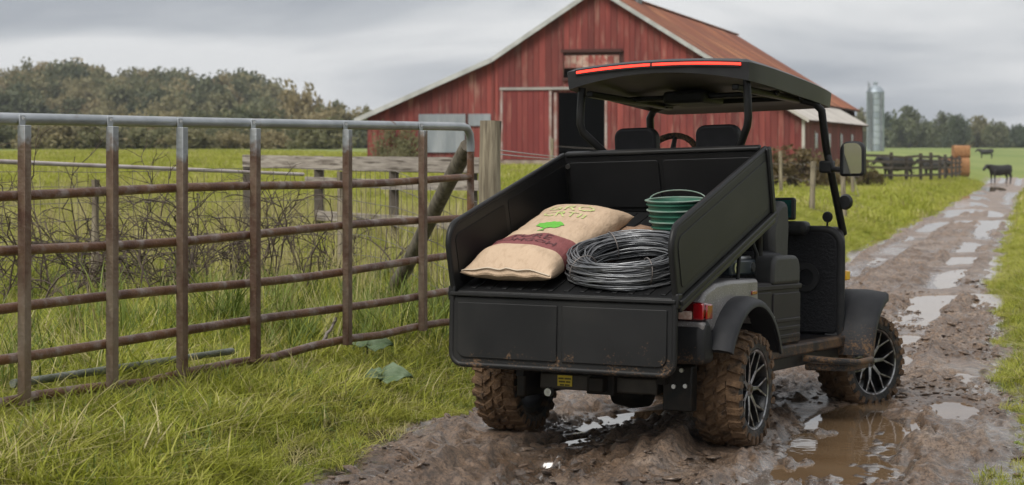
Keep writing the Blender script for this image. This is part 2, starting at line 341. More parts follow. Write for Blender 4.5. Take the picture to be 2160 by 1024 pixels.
def link(name, me, parent=None):
    o = bpy.data.objects.new(name, me); COL.objects.link(o)
    if parent is not None: o.parent = parent
    return o
def empty(name, parent=None, loc=(0, 0, 0), rot=(0, 0, 0)):
    o = bpy.data.objects.new(name, None); COL.objects.link(o); o.location = loc; o.rotation_euler = rot
    if parent is not None: o.parent = parent
    return o
def tag(o, label, cat, group=None):
    o['label'] = label; o['category'] = cat
    if group: o['group'] = group
    return o
def arc(cx, cy, r, a0, a1, n): return [(cx+r*math.cos(R(a0+(a1-a0)*i/n)), cy+r*math.sin(R(a0+(a1-a0)*i/n))) for i in range(n+1)]
def rrect(x0, x1, y0, y1, rs, n=5):
    """rounded rectangle, radii in order: lower left, lower right, upper right, upper left"""
    a, b, c, d = rs; o = []
    for (cx, cy, r, s0) in ((x0+a, y0+a, a, 180), (x1-b, y0+b, b, 270), (x1-c, y1-c, c, 0), (x0+d, y1-d, d, 90)):
        o += arc(cx, cy, r, s0, s0+90, n) if r > 0 else [(cx, cy)]
    return o

# ------------------------------------------------------------------ noise and terrain
_perm = np.random.default_rng(3).random((256, 256))
def vn(x, y, seed=0):
    x = np.asarray(x, float)+seed*17.3; y = np.asarray(y, float)+seed*9.1
    xi = np.floor(x).astype(int); yi = np.floor(y).astype(int); fx = x-xi; fy = y-yi
    fx = fx*fx*(3-2*fx); fy = fy*fy*(3-2*fy); g = lambda a, b: _perm[a & 255, b & 255]
    return (g(xi, yi)*(1-fx)+g(xi+1, yi)*fx)*(1-fy)+(g(xi, yi+1)*(1-fx)+g(xi+1, yi+1)*fx)*fy
def fbm(x, y, oc=4, seed=0):
    r = 0; a = .5
    for i in range(oc): r = r+a*(vn(x, y, seed+i)*2-1); x = x*2.03; y = y*2.03; a *= .5
    return r
def ss(a, b, x): t = np.clip((np.asarray(x, float)-a)/(b-a), 0, 1); return t*t*(3-2*t)
def road_c(Y): return .57+.275*(np.asarray(Y, float)-8.45)
def road_hw(Y): return 1.62-.42*ss(9, 30, Y)+.5*ss(95, 150, Y)
def road_z(Y):
    Y = np.asarray(Y, float)
    return -.1*ss(10.1, 11.5, Y)-.0100*np.clip(Y-12, 0, 123)+1.75*ss(150, 520, Y)
def base_z(X, Y):
    X = np.asarray(X, float); Y = np.asarray(Y, float); zr = road_z(Y)
    d = X-road_c(Y); edge = np.abs(d)-road_hw(Y)
    zl = .265+.315*ss(14, 80, Y)+.45*ss(60, 120, Y)*ss(2, -20, X)
    zl = zl*(1-ss(150, 520, Y))+.55*ss(150, 520, Y)
    tot = np.maximum(zl-zr-.16, 0); lo = np.minimum(tot, .38)
    left = zr+.16*ss(-.1, .7, edge)+lo*ss(.2, 2.2, edge)+(tot-lo)*ss(4.5, 14, edge)
    right = zr+.12*ss(-.1, .6, edge)+.12*ss(.5, 4, edge)
    z = np.where(d < 0, left, right)
    z = z+fbm(X*.35, Y*.35, 3, 5)*.07*ss(0, 2, edge)*(1-ss(60, 200, Y))
    hill = 13*np.exp(-((X+120)/48)**2-((Y-530)/85)**2)+6*np.exp(-((X+75)/18)**2-((Y-515)/80)**2)+9*np.exp(-((X+235)/80)**2-((Y-560)/110)**2)
    return z+hill
PUD = []   # (x, y, half width, half length, turn in degrees from +Y clockwise, level)
def pud(px, y, hw, hl, turn=15.4, dz=0): PUD.append((px, y, hw*(1.4 if y > 10.6 else 1.0), hl*(1.3 if y > 10.6 else 1.0), turn, float(road_z(y))-.014+dz))
def mud_z(X, Y):
    X = np.asarray(X, float); Y = np.asarray(Y, float); d = X-road_c(Y); hw = road_hw(Y); edge = np.abs(d)-hw
    z = road_z(Y)
    near = 1-ss(25, 70, Y)
    amp = .5+.5*near
    for rc, dp in ((-.62, .075), (.66, .085)):
        w = d-rc-.12*(vn(Y*.25, 0, 9)-.5)
        z = z-dp*np.exp(-(w/.20)**2)+.040*np.exp(-((np.abs(w)-.33)/.10)**2)*(.5+vn(X*2, Y*.8, 77))
    z = z+.03*np.exp(-(d/.25)**2)
    z = z+amp*(.035*fbm(X*.9, Y*.9, 2, 1)+.035*fbm(X*3.1, Y*2.4, 3, 2)+.038*fbm(X*9, Y*7, 3, 4)+.030*fbm(X*22, Y*17, 2, 14))
    # long streaks left by tyres, following the track
    u = d*8+.5*fbm(X, Y*.6, 2, 12); z = z+.060*fbm(u, Y*.4, 3, 6)*amp
    rd = 1-np.abs(fbm(X*6.5, Y*5.0, 3, 33))*2.2; z = z+amp*.042*(rd-.6)
    bl = np.abs(fbm(X*15, Y*13, 2, 35)); z = z+near*.030*bl
    # clods
    cl = vn(X*11, Y*11, 21)*vn(X*4, Y*4, 22); z = z+.075*np.clip(cl-.42, 0, 1)*near
    # tread prints inside the wheel tracks
    for rc in (-.62, .66):
        w = np.exp(-((d-rc)/.14)**4); z = z+near*.011*w*np.sign(np.sin(Y*2*np.pi/.085+np.abs(d-rc)*30))
    hx, hy = math.sin(R(VH)), math.cos(R(VH))
    for (wx, wy, wz) in (WHEELS[0], WHEELS[2]):
        s_ = (X-wx)*hx+(Y-wy)*hy; l_ = (X-wx)*hy-(Y-wy)*hx+.05*np.sin(s_*1.3); bk = ss(.15, -.1, s_)*ss(-4.5, -3, s_); k = np.exp(-(l_/.14)**4)*bk
        z = z*(1-.75*k)+.75*k*(-.035)+k*.011*np.sign(np.sin(s_*2*np.pi/.075+np.abs(l_)*26))+bk*.030*np.exp(-((np.abs(l_)-.20)/.06)**2)*(.3+vn(X*8, Y*8, 81))
    # wheels of the vehicle press the mud down and push a rim up
    for (wx, wy, wz) in WHEELS:
        q = np.hypot((X-wx)*1.0, (Y-wy)*1.0); k = np.exp(-(q/.24)**4); z = z*(1-k)+(wz+.016)*k; z = z+.03*np.exp(-((q-.31)/.07)**2)*(vn(X*9, Y*9, 31))
    qs = []
    for k_, (x0, y0, w_, l_, tn, lv) in enumerate(PUD):
        a = R(tn); dx_, dy_ = X-x0, Y-y0; lu = (dx_*math.sin(a)+dy_*math.cos(a))/l_; wv = (dx_*math.cos(a)-dy_*math.sin(a))/w_; q0 = np.sqrt(lu**2+wv**2)
        q = q0+.55*fbm(X*1.9/max(w_, .3), Y*1.3/max(w_, .3), 4, 41); qs.append(q)
        kr = ss(1.02, 1.2, q0)*(1-ss(1.5, 2.2, q0)); z = z+kr*np.maximum(lv+.014+.012*fbm(X*8, Y*6, 2, 44)-z, 0)
    for k_, (x0, y0, w_, l_, tn, lv) in enumerate(PUD):
        k = 1-ss(.62, 1.08, qs[k_]); rough_ = z-road_z(Y)+.05
        z = z*(1-k)+np.minimum(z, lv-(.03 if k_ == 0 else .016)+rough_*(.25 if k_ == 0 else .62))*k
    e = ss(-.35, .25, edge+.30*fbm(X*1.3, Y*1.3, 3, 15))
    return z*(1-e)+(base_z(X, Y)-.05)*e
VH, VP, VO = 26.0, 2.4, (.561, 9.72, 0.0)
VMAT = Matrix.Translation(VO) @ Matrix.Rotation(R(-VH), 4, 'Z') @ Matrix.Rotation(R(-VP), 4, 'X')
WB, TR = 2.305, .605
WHEELS = [tuple(VMAT @ Vector((x, y, 0))) for x in (-TR, TR) for y in (0, WB)]
# puddles along the track
for a in ((1.80, 9.75, .36, 1.6, 15, -.034), (2.42, 10.5, .17, .8, 14, .008), (2.80, 12.3, .17, .9, 15, .006), (3.12, 13.8, .24, .8, 14, .008), (3.2, 15.5, .16, .7, 15, 0),
          (4.42, 19.3, .60, 1.35, 22, .02), (3.55, 18.4, .20, .5, 15, 0), (5.9, 24.5, .28, 1.5, 15, 0), (6.6, 27.3, .55, 1.8, 15, .01), (5.15, 28.5, .4, 1.2, 15, 0), (7.6, 33, .45, 2.0, 15, 0), (7.0, 37, .5, 2.2, 15, .01),
          (10.6, 43.5, .85, 3.2, 17, .02), (9.4, 44, .4, 3, 15, .01), (9.9, 50, .5, 4, 15, .01), (13.0, 54, .6, 3.5, 15, .02), (14.5, 62, .7, 5, 15, .02), (12.9, 60, .4, 4, 15, .02), (17.2, 72, .6, 6, 15, .02), (19.7, 83, .7, 7, 15, .02), (16.2, 70, .4, 4, 15, .01), (24.5, 98, .7, 8, 15, .02), (28.4, 112, .7, 7, 15, .02),
          (.62, 10.5, .26, .75, 40, -.015), (1.02, 11.2, .2, .6, 40, -.01), (.45, 9.85, .12, .4, 50, -.01)):
    pud(a[0], a[1], a[2], a[3], a[4], a[5])

def gridmesh(name, xs2d, ys2d, zfun, mat):
    Z = zfun(xs2d, ys2d); k, n = xs2d.shape; V = np.stack([xs2d, ys2d, Z], -1).reshape(-1, 3)
    i, j = np.meshgrid(np.arange(k-1), np.arange(n-1), indexing='ij'); a = (i*n+j).ravel()
    F = np.stack([a, a+1, a+n+1, a+n], 1)
    return V, F
def np_mesh(name, V, F, mat, smooth=True):
    me = bpy.data.meshes.new(name); me.vertices.add(len(V)); me.vertices.foreach_set('co', V.astype(np.float32).ravel())
    me.loops.add(F.size); me.loops.foreach_set('vertex_index', F.astype(np.int32).ravel()); me.polygons.add(len(F))
    me.polygons.foreach_set('loop_start', np.arange(0, F.size, F.shape[1], dtype=np.int32)); me.update(calc_edges=True)
    if smooth: me.polygons.foreach_set('use_smooth', np.ones(len(F), bool))
    me.materials.append(MATS[mat]); me.validate(); return me
def geo(a, b, n): return list(np.geomspace(a, b, n))
xs = np.array([-x for x in geo(16, 1800, 40)][::-1]+list(np.arange(-15.7, 46, .3))+geo(46.3, 1800, 34))
ys = np.array(list(np.linspace(-80, 4, 22))+list(np.arange(4.2, 26, .15))+list(np.arange(26, 60, .5))+geo(60.5, 3500, 130))
Xg, Yg = np.meshgrid(xs, ys)
def ground_z(X, Y):
    e = np.abs(X-road_c(Y))-road_hw(Y); inside = ss(.25, -.25, e)*(Y < 162)*(Y > 2)
    return base_z(X, Y)-.35*inside
V, F = gridmesh('ground', Xg, Yg, ground_z, 'ground')
ground = link('ground', np_mesh('ground', V, F, 'ground')); ground['kind'] = 'structure'
Vs, Fs, off = [], [], 0
for (y0, y1, sy, nx) in ((3, 8, .1, 60), (7.9, 21, .0135, 320), (20.9, 60, .05, 110), (59.8, 161, .4, 40)):
    yy = np.arange(y0, y1+sy, sy); tt = np.linspace(-1, 1, nx); Y2, T2 = np.meshgrid(yy, tt, indexing='ij'); X2 = road_c(Y2)+T2*(road_hw(Y2)+.55)
    V, F = gridmesh('m', X2, Y2, mud_z, 'mud'); Vs.append(V); Fs.append(F+off); off += len(V)
VV = np.concatenate(Vs); track = link('mud_track', np_mesh('mud_track', VV, np.concatenate(Fs), 'mud'))
hh_ = VV[:, 2]-road_z(VV[:, 1]); wet_ = ss(.035, -.045, hh_+.02*fbm(VV[:, 0]*1.7, VV[:, 1]*1.2, 3, 55))
at_ = track.data.attributes.new('wet', 'FLOAT', 'POINT'); at_.data.foreach_set('value', wet_.astype(np.float32)); track['kind'] = 'structure'
for (x0, y0, w_, l_, tn, lv) in PUD:
    g = G(); a = R(tn); pts = []
    for k in range(40):
        b = 2*math.pi*k/40; u, w = 1.22*l_*math.sin(b), 1.22*w_*math.cos(b); pts.append((x0+u*math.sin(a)+w*math.cos(a), y0+u*math.cos(a)-w*math.sin(a), lv))
    g.add(pts, [tuple(range(40))]); o = g.obj('puddle', 'puddle_water'); o['kind'] = 'structure'
def gz(x, y): return float(base_z(x, y))

# ================================================================== utility vehicle
veh = empty('utility_vehicle'); veh.matrix_world = VMAT
tag(veh, 'black two-seat utility vehicle with raised dump bed, canopy roof and mud-caked off-road tyres', 'utility vehicle')
PHI = R(17); BO = (0, -.77, .757); CP, SP = math.cos(PHI), math.sin(PHI)
def bed(x, v, w): return (x, BO[1]+v*CP-w*SP, BO[2]+v*SP+w*CP)
BMAT = VMAT @ Matrix.Translation(BO) @ Matrix.Rotation(PHI, 4, 'X')
BW, BL, BH = .595, 1.43, .325

# ---- dump bed
bf = G().box(-BW+.02, BW-.02, 0, BL, -.045, 0, fn=bed).obj('bed_floor', 'bed_inner', veh, bevel=.006)
g = G()
for k in range(13): x = -.5+k/12; g.box(x-.014, x+.014, .05, BL-.05, 0, .006, fn=bed)
g.obj('floor_rib', 'bed_inner', bf, bevel=.003)
side_out = [(0, 0), (BL, 0), (BL, BH)]+arc(.11, BH-.11, .11, 90, 172, 6)+[(.0, BH-.14)]
for s in (-1, 1):
    xo, xi = s*BW, s*(BW-.028)
    sd = G().prism(side_out, xi, xo, 'x', fn=bed).obj('bed_side', 'bed_black', veh, bevel=.008, seg=3)
    path = [bed(s*(BW-.014), v, w) for v, w in [(BL, BH+.004)]+arc(.11, BH-.106, .11, 90, 172, 8)+[(.0, BH-.16), (.0, .02)]]
    G().tube(path, .016, 8).obj('edge_roll', 'bed_black', sd, smooth=60)
    g = G().prism(rrect(.05, .62, .03, BH-.05, (.02, .02, .02, .04)), s*(BW-.031), s*(BW-.027), 'x', fn=bed); g.prism(rrect(.66, BL-.04, .03, BH-.04, (.02,)*4), s*(BW-.031), s*(BW-.027), 'x', fn=bed)
    g.obj('pressed_panel', 'bed_inner', sd, bevel=.002)
    G().prism(rrect(.05, BL-.05, .04, BH-.045, (.02, .02, .02, .06)), s*(BW-.001), s*(BW+.004), 'x', fn=bed).obj('outer_panel', 'bed_black', sd, bevel=.003)
    G().box(s*(BW-.03), s*(BW+.022), -.005, BL+.01, -.028, -.002, fn=bed).obj('bed_rail', 'bed_black', veh, bevel=.006)
    G().box(s*(BW-.03), s*(BW+.012), -.005, BL+.01, -.062, -.034, fn=bed).obj('bed_rail', 'black_metal', veh, bevel=.006)
    G().box(s*(BW-.02), s*(BW+.016), BL-.03, BL+.025, -.01, BH+.012, fn=bed).obj('corner_post', 'bed_black', veh, bevel=.01)
    G().tube([bed(s*(BW-.05), BL-.02, BH-.05), bed(s*(BW-.05), BL-.045, BH-.05)], .014, 8).obj('latch_bolt', 'steel', sd, smooth=40)
fw = G().box(-BW+.03, BW-.03, BL-.028, BL, 0, BH, fn=bed).obj('bed_front_wall', 'bed_inner', veh, bevel=.006)
G().box(-BW+.035, BW-.035, BL-.036, BL+.012, BH+.001, BH+.026, fn=bed).obj('top_rail', 'bed_black', fw, bevel=.01, seg=3)
for x0, x1 in ((-.54, -.012), (.012, .54)): G().prism(rrect(x0, x1, .03, BH-.03, (.02,)*4), BL-.036, BL-.027, 'y', fn=bed).obj('pressed_panel', 'bed_inner', fw, bevel=.003)

# ---- tailgate hanging down
TG = -.785
tg = G().prism(rrect(-.583, .583, .405, .735, (.06, .06, .008, .008)), TG, TG+.026, 'y').obj('tailgate', 'bed_black', veh, bevel=.005)
for x0, x1, a, b in ((-.548, -.014, .045, .006), (.014, .548, .006, .045)): G().prism(rrect(x0, x1, .44, .708, (a, b, .006, .006)), TG-.009, TG-.002, 'y').obj('pressed_panel', 'bed_black', tg, bevel=.005)
per = [(-.583, .735)]+arc(-.523, .465, .06, 180, 270, 6)+arc(.523, .465, .06, 270, 360, 6)+[(.583, .735)]
G().tube([(x, TG+.004, z) for x, z in per], .014, 8).obj('edge_roll', 'bed_black', tg, smooth=60)
G().box(-.59, .59, TG-.014, TG+.03, .737, .757).obj('top_rail', 'bed_black', tg, bevel=.005)
G().tube([(-.56, TG+.03, .752), (.56, TG+.03, .752)], .014, 8).obj('hinge_rod', 'black_metal', tg, smooth=50)
for x in (-.585, .585): G().box(x-.018, x+.018, TG-.006, TG+.05, .715, .785).obj('hinge_bracket', 'black_metal', tg, bevel=.006)

# ---- frame and running gear under the bed
G().box(-.32, .32, -.32, -.25, .265, .345).obj('rear_beam', 'beam_metal', veh, bevel=.01)
hb = G().box(-.045, .105, -.36, -.24, .255, .355).box(-.01, .07, -.42, -.34, .27, .345).obj('hitch_receiver', 'under_metal', veh, bevel=.008)
lb = G().box(-.218, -.138, -.3245, -.321, .283, .337).obj('warning_label', 'label_yellow', veh)
g = G()
for k, segs in enumerate((((.08, .44), (.50, .95)), ((.10, .55), (.6, .9)), ((.18, .48), (.52, .86)))):
    z = .325-k*.016
    for a, b in segs:
        n = max(2, int((b-a)*14))
        for q in range(n): xx = -.218+.08*(a+(b-a)*q/n); g.box(xx, xx+.08*(b-a)/n*.72, -.3262, -.3248, z-.008, z)
g.obj('label_print', 'print_black', lb)
for x, w in ((-.43, .05), (.40, .07)): G().box(x, x+w, -.36, .2, .22, .42).obj('frame_rail', 'under_metal', veh, bevel=.01)
G().box(.37, .52, -.38, -.3, .20, .42).obj('mount_plate', 'under_metal', veh, bevel=.008)
for x, z in ((.40, .385), (.43, .32), (.49, .325), (.47, .40)): G().lathe([(0, -.392), (.011, -.392), (.011, -.38)], 8, 'y', (x, 0, z)).obj('bolt', 'steel', veh)
G().box(-.36, .36, -.2, .9, .36, .46).obj('frame_pan', 'under_metal', veh, bevel=.02)
ax = G().tube([(-.5, 0, .285), (.5, 0, .285)], .038, 12).obj('rear_axle', 'under_metal', veh, smooth=50)
G().lathe([(.02, -.12), (.10, -.09), (.115, 0), (.10, .09), (.02, .12)], 16, 'x', (.06, 0, .275)).obj('differential', 'under_metal', ax, smooth=50)
for s in (-1, 1):
    x = s*.36; G().tube([(x, -.34, .36), (x, -.1, .33), (x, .3, .36)], .016, 6).obj('leaf_spring', 'under_metal', veh, smooth=50)
    G().tube([(s*.30, -.1, .25), (s*.33, .02, .52)], [.028, .022], 10).obj('shock_absorber', 'under_metal', veh, smooth=50)
G().tube([(-.52, 2.3, .28), (.52, 2.3, .28)], .03, 10).obj('front_axle', 'under_metal', veh, smooth=50)
G().lathe([(.004, -.30), (.020, -.30), (.024, -.27), (.004, -.27)], 12, 'y', (-.26, -.05, .25)).obj('tow_eye', 'steel', veh, smooth=50)
G().tube([(.10, .18, .62), (.16, .42, .98)], .026, 12).obj('lift_cylinder', 'black_metal', veh, smooth=50)
G().tube([(.46, .35, .93), (.46, .62, .93)], .014, 10).obj('strut_rod', 'steel', veh, smooth=50)
G().lathe([(.022, -.012), (.045, -.012), (.045, .012), (.022, .012)], 16, 'x', (.48, .33, .93), closed=True).obj('pulley', 'steel', veh, smooth=50)
bc = G().box(.05, .50, .22, .62, .845, .925).obj('battery_case', 'navy_case', veh, bevel=.012)
for y in (.28, .56): G().lathe([(.008, -.004), (.026, -.004), (.026, .006), (.008, .006)], 14, 'x', (.503, y, .885), closed=True).obj('cap', 'steel', bc, smooth=50)
G().tube([(.48, .60, 1.02), (.50, .63, .95), (.49, .61, .86), (.50, .66, .80)], .012, 8).obj('hose', 'black_plastic', veh, smooth=60)
G().tube([(.50, .66, 1.06), (.49, .70, .96), (.50, .68, .87)], .02, 8).obj('bracket_arm', 'under_metal', veh, smooth=60)
G().box(-.56, .56, .20, .66, .62, .80).obj('engine_cover', 'black_metal', veh, bevel=.02)
G().tube([(.57, .12, .80), (.57, .16, 1.02)], .01, 6).obj('prop_rod', 'black_metal', veh, smooth=60)

# ---- rear quarters, flares, lights
def flare(cy, cz, a0, a1, r, xin, xout, s, lipdrop=.035):
    n = 18; P = []
    sec = [(xin, .012), (xin+(xout-xin)*.55, .016), (xout-.012, .0), (xout, -.012), (xout, -lipdrop), (xout-.012, -lipdrop), (xout-.02, -.02), (xin, -.012)]
    for i in range(n+1):
        a = R(a0+(a1-a0)*i/n); P.append([(s*x, cy+(r+dr)*math.cos(a), cz+(r+dr)*math.sin(a)) for x, dr in sec])
    g = G().grid(P, wrapu=True); k = len(sec); g.add(P[0], [tuple(range(k))]); g.add(P[-1], [tuple(range(k))]); return g
for s in (-1, 1):
    q = [(-.50, .66), (-.51, .735), (-.45, .785), (-.30, .822), (-.1, .832), (.33, .832), (.345, .60)]+arc(0, .292, .435, 45, 138, 14)+[(-.37, .60), (-.44, .60)]
    qp = G().prism(q, s*.40, s*.612, 'x').obj('rear_quarter', 'fender_grey', veh, bevel=.022, seg=3)
    flare(0, .292, 22, 152, .447, .585, .725, s).obj('fender_flare', 'flare_plastic', veh, smooth=50)
    inner = G().prism(arc(0, .292, .43, 5, 175, 14), s*.36, s*.40, 'x').obj('wheel_well', 'under_metal', veh)
    bp_ = [(-.53, .44), (-.54, .60), (-.50, .655), (-.43, .655), (-.395, .60), (-.37, .50), (-.36, .44)]
    G().prism(bp_, s*.33, s*.632, 'x').obj('bumper_corner', 'black_plastic', veh, bevel=.03, seg=3)
    tl = empty('tail_light', veh)
    G().prism([(s*.40, .648), (s*.622, .648), (s*.635, .70), (s*.628, .735), (s*.50, .742), (s*.40, .725)], -.522, -.44, 'y').obj('lens', 'tail_dark', tl, bevel=.012)
    G().box(*sorted((s*.628, s*.640)), -.505, -.425, .656, .728).box(*sorted((s*.575, s*.63)), -.530, -.515, .655, .732).obj('brake_lens', 'tail_red', tl, bevel=.008)
    G().box(*sorted((s*.50, s*.570)), -.529, -.515, .654, .694).obj('reverse_lens', 'tail_clear', tl, bevel=.006)
    G().box(*sorted((s*.612, s*.618)), .215, .30, .752, .772).obj('side_reflector', 'tail_red', veh, bevel=.004)
    G().box(*sorted((s*.46, s*.628)), -.525, -.43, .60, .645).obj('light_surround', 'fender_grey', veh, bevel=.012)
    # seat box side, sill, step
    sb = G().box(*sorted((s*.30, s*.588)), .34, 1.12, .455, .805).obj('seat_box', 'body_grey', veh, bevel=.015)
    G().box(*sorted((s*.586, s*.596)), .35, .60, .47, .755).obj('side_panel', 'body_grey', sb, bevel=.006)
    dp = G().prism(rrect(.63, 1.105, .47, .745, (.02,)*4), s*.586, s*.597, 'x').obj('access_door', 'body_grey', sb, bevel=.006)
    for k in range(3): G().box(*sorted((s*.596, s*.606)), .66, 1.08, .50+k*.043, .522+k*.043).obj('louvre', 'body_grey', sb, bevel=.005)
    G().box(*sorted((s*.597, s*.608)), .605, .625, .60, .625).obj('door_latch', 'steel', sb, bevel=.003)
    G().box(*sorted((s*.29, s*.598)), .33, 1.125, .763, .79).obj('box_trim', 'body_grey', sb, bevel=.006)
    G().box(*sorted((s*.44, s*.625)), .40, 1.97, .40, .462).obj('sill', 'body_grey', veh, bevel=.012)
    G().box(*sorted((s*.44, s*.59)), .42, 1.9, .33, .402).obj('rocker', 'under_metal', veh, bevel=.012)
    st = G().prism([(s*.60, 1.18), (s*.80, 1.24), (s*.845, 1.32), (s*.845, 1.62), (s*.80, 1.70), (s*.60, 1.74)], .305, .345, 'z').obj('side_step', 'black_plastic', veh, bevel=.012)
    G().tube([(s*.60, 1.16, .375), (s*.80, 1.22, .36), (s*.86, 1.32, .352), (s*.86, 1.62, .352), (s*.80, 1.72, .36)], .018, 8).obj('step_rim', 'black_plastic', st, smooth=60)
    # front corner
    flare(WB, .292, 98, 172, .425, .50, .79, s, .05).obj('fender_flare', 'flare_plastic', veh, smooth=50)
    G().box(*sorted((s*.565, s*.606)), 1.97, 2.06, .785, .845).obj('side_marker', 'amber', veh, bevel=.008)
    G().prism(arc(WB, .292, .36, 5, 175, 14), s*.38, s*.41, 'x').obj('wheel_well', 'under_metal', veh)
# cowl
cw = [(1.985, .66), (1.955, .80), (1.94, 1.02), (1.965, 1.085), (2.05, 1.10), (2.2, 1.075), (2.55, .99), (2.74, .86), (2.80, .66)]
cowl = G().prism(cw, -.594, .594, 'x', fn=lambda x, y, z: (x*(1-.36*max(0, y-1.96)/.75), y, z)).obj('cowl', 'body_grey', veh, bevel=.05, seg=4)
G().prism([(1.96, .44), (1.95, .68), (2.70, .68), (2.70, .44)], -.42, .42, 'x').obj('lower_cowl', 'black_plastic', veh, bevel=.02)
G().prism([(1.93, .44), (1.92, .70), (1.99, .70), (1.99, .44)], -.592, .592, 'x').obj('firewall', 'tread_mat', veh, bevel=.01)
G().prism(rrect(-.57, .57, .47, 1.07, (.03, .03, .09, .09)), 1.90, 1.945, 'y').obj('dash_panel', 'tread_mat', veh, bevel=.01)
per = [(-.58, .46), (-.58, .98)]+arc(-.49, .985, .095, 180, 90, 6)+arc(.49, .985, .095, 90, 0, 6)+[(.585, .98), (.585, .46)]
G().tube([(x, 1.925, z) for x, z in per], .026, 10).obj('cowl_edge', 'black_plastic', veh, smooth=60)
G().lathe([(.05, -.02), (.085, -.02), (.085, .0), (.05, .0)], 20, 'y', (.38, 1.905, .80), closed=True).obj('cup_holder', 'black_plastic', veh, smooth=50)
G().box(-.56, .56, .95, 1.95, .43, .462).obj('floor_pan', 'tread_mat', veh, bevel=.01)
G().box(.02, .40, 1.80, 1.95, 1.05, 1.13).obj('dash_top', 'black_plastic', veh, bevel=.03)
dsp = G().box(.10, .335, 1.79, 1.85, 1.135, 1.265).obj('dash_display', 'black_plastic', veh, bevel=.015)
G().box(.125, .32, 1.783, 1.789, 1.15, 1.25).obj('screen', 'screen_glass', dsp)
# ---- seats
for s in (-1, 1):
    st = empty('seat', veh)
    G().box(s*.245-.22 if s < 0 else .03, -.03 if s < 0 else .49, .72, 1.16, .86, .965).obj('cushion', 'seat_vinyl', st, bevel=.05, seg=4)
    def lean(x, y, z): return (x, y-(z-.9)*.16, z)
    G().prism(rrect(s*.245-.21, s*.245+.21, .93, 1.36, (.05, .05, .10, .10)), .80, .90, 'y', fn=lean).obj('backrest', 'seat_vinyl', st, bevel=.035, seg=4)
    G().prism(rrect(s*.24-.124, s*.24+.124, 1.32, 1.64, (.02, .02, .055, .055)), .80, .885, 'y', fn=lean).obj('headrest', 'seat_vinyl', st, bevel=.03, seg=4)
    G().prism(rrect(.62, 1.09, .79, .945, (.02, .02, .085, .075), 6), s*.44, s*.60, 'x').obj('hip_bolster', 'seat_grey', veh, bevel=.03, seg=3)
    G().prism([(1.04, .86), (1.0, 1.06), (1.06, 1.19), (1.16, 1.235), (1.27, 1.235), (1.30, 1.10), (1.28, .86)], s*.38, s*.47, 'x').obj('arm_rest', 'seat_grey', veh, bevel=.035, seg=3)
sw = empty('steering_wheel', veh, (-.285, 1.36, 1.475), (R(62), 0, 0))
G().lathe([(.168+.019*math.cos(a), .019*math.sin(a)) for a in np.linspace(0, 2*math.pi, 9)[:-1]], 28, closed=True).obj('rim', 'black_plastic', sw, smooth=60)
for a in (90, 200, 340): G().tube([(0, 0, -.01), (.165*math.cos(R(a)), .165*math.sin(R(a)), 0)], [.022, .013], 8).obj('spoke', 'seat_grey', sw, smooth=60)
G().lathe([(0, .012), (.045, .01), (.05, -.02), (.02, -.06)], 16).obj('hub', 'black_plastic', sw, smooth=50)
G().tube([(-.285, 1.38, 1.43), (-.285, 1.88, 1.02)], .024, 10).obj('steering_column', 'black_metal', veh, smooth=60)
# ---- posts and canopy
for s in (-1, 1):
    G().tube([(s*.475, .50, 1.86), (s*.483, .50, 1.74), (s*.485, .505, 1.66), (s*.475, .52, 1.615), (s*.36, .68, 1.46), (s*.345, .72, 1.36), (s*.345, .74, .82)], .0215, 12).obj('rear_post', 'black_metal', veh, smooth=60)
    G().tube([(s*.40, 1.58, 1.83), (s*.50, 1.63, 1.805), (s*.537, 1.66, 1.76), (s*.548, 1.72, 1.55), (s*.556, 1.88, 1.30), (s*.56, 2.06, 1.06)], .0235, 12).obj('front_post', 'black_metal', veh, smooth=60)
def roof_pt(u, v, dz):      # u across -1..1, v along 0..1
    hw = .545-.022*abs(2*v-1)**5; bow = .045*(1-u*u); y = .40+1.50*v-(bow if v < .5 else -bow)*abs(2*v-1)
    top = 1.968+.022*(1-u*u)+.006*math.sin(math.pi*min(1, max(0, v)))-.065*v
    return (hw*u, y, top+dz)
NU, NV = 25, 25; top, bot = [], []
for j in range(NV):
    v = j/(NV-1); r1, r2 = [], []
    for i in range(NU):
        u = -1+2*i/(NU-1); e = min(1, min(1-abs(u), (1-abs(2*v-1)))*7+.0); ed = (1-e)**2
        x, y, z = roof_pt(u, v, 0); r1.append((x, y, z-.026*ed-(.012 if abs(u) < .72 and .1 < v < .92 else 0)))
        r2.append((x*.985, y+(.012 if v == 0 else 0), 1.846+.062*(1-u*u)*(1-v)-.055*v+.022*(1-ed)))
    top.append(r1); bot.append(r2)
g = G().grid(top); nb = len(g.v); g.grid(bot, mi=1)
ring = [(0, i) for i in range(NU)]+[(j, NU-1) for j in range(1, NV)]+[(NV-1, i) for i in range(NU-2, -1, -1)]+[(j, 0) for j in range(NV-2, 0, -1)]
k = len(ring); g.f += [(ring[i][0]*NU+ring[i][1], ring[(i+1) % k][0]*NU+ring[(i+1) % k][1], nb+ring[(i+1) % k][0]*NU+ring[(i+1) % k][1], nb+ring[i][0]*NU+ring[i][1]) for i in range(k)]; g.m += [0]*k
roof = g.obj('canopy_roof', ['roof_plastic', 'roof_lining'], veh, smooth=40)
def strip(u0, u1, zo, hgt, dy, name, mat, par):
    P = []
    for i in range(21):
        u = u0+(u1-u0)*i/20; x, y, z = roof_pt(u, 0, 0); z0 = z-.026-zo
        P.append([(x, y-dy, z0-hgt/2), (x, y-dy, z0+hgt/2), (x, y+.01, z0+hgt/2), (x, y+.01, z0-hgt/2)])
    return G().grid(P, wrapu=True).obj(name, mat, par, smooth=40)
lbz = strip(-.90, .90, .012, .030, .004, 'light_housing', 'black_plastic', roof)
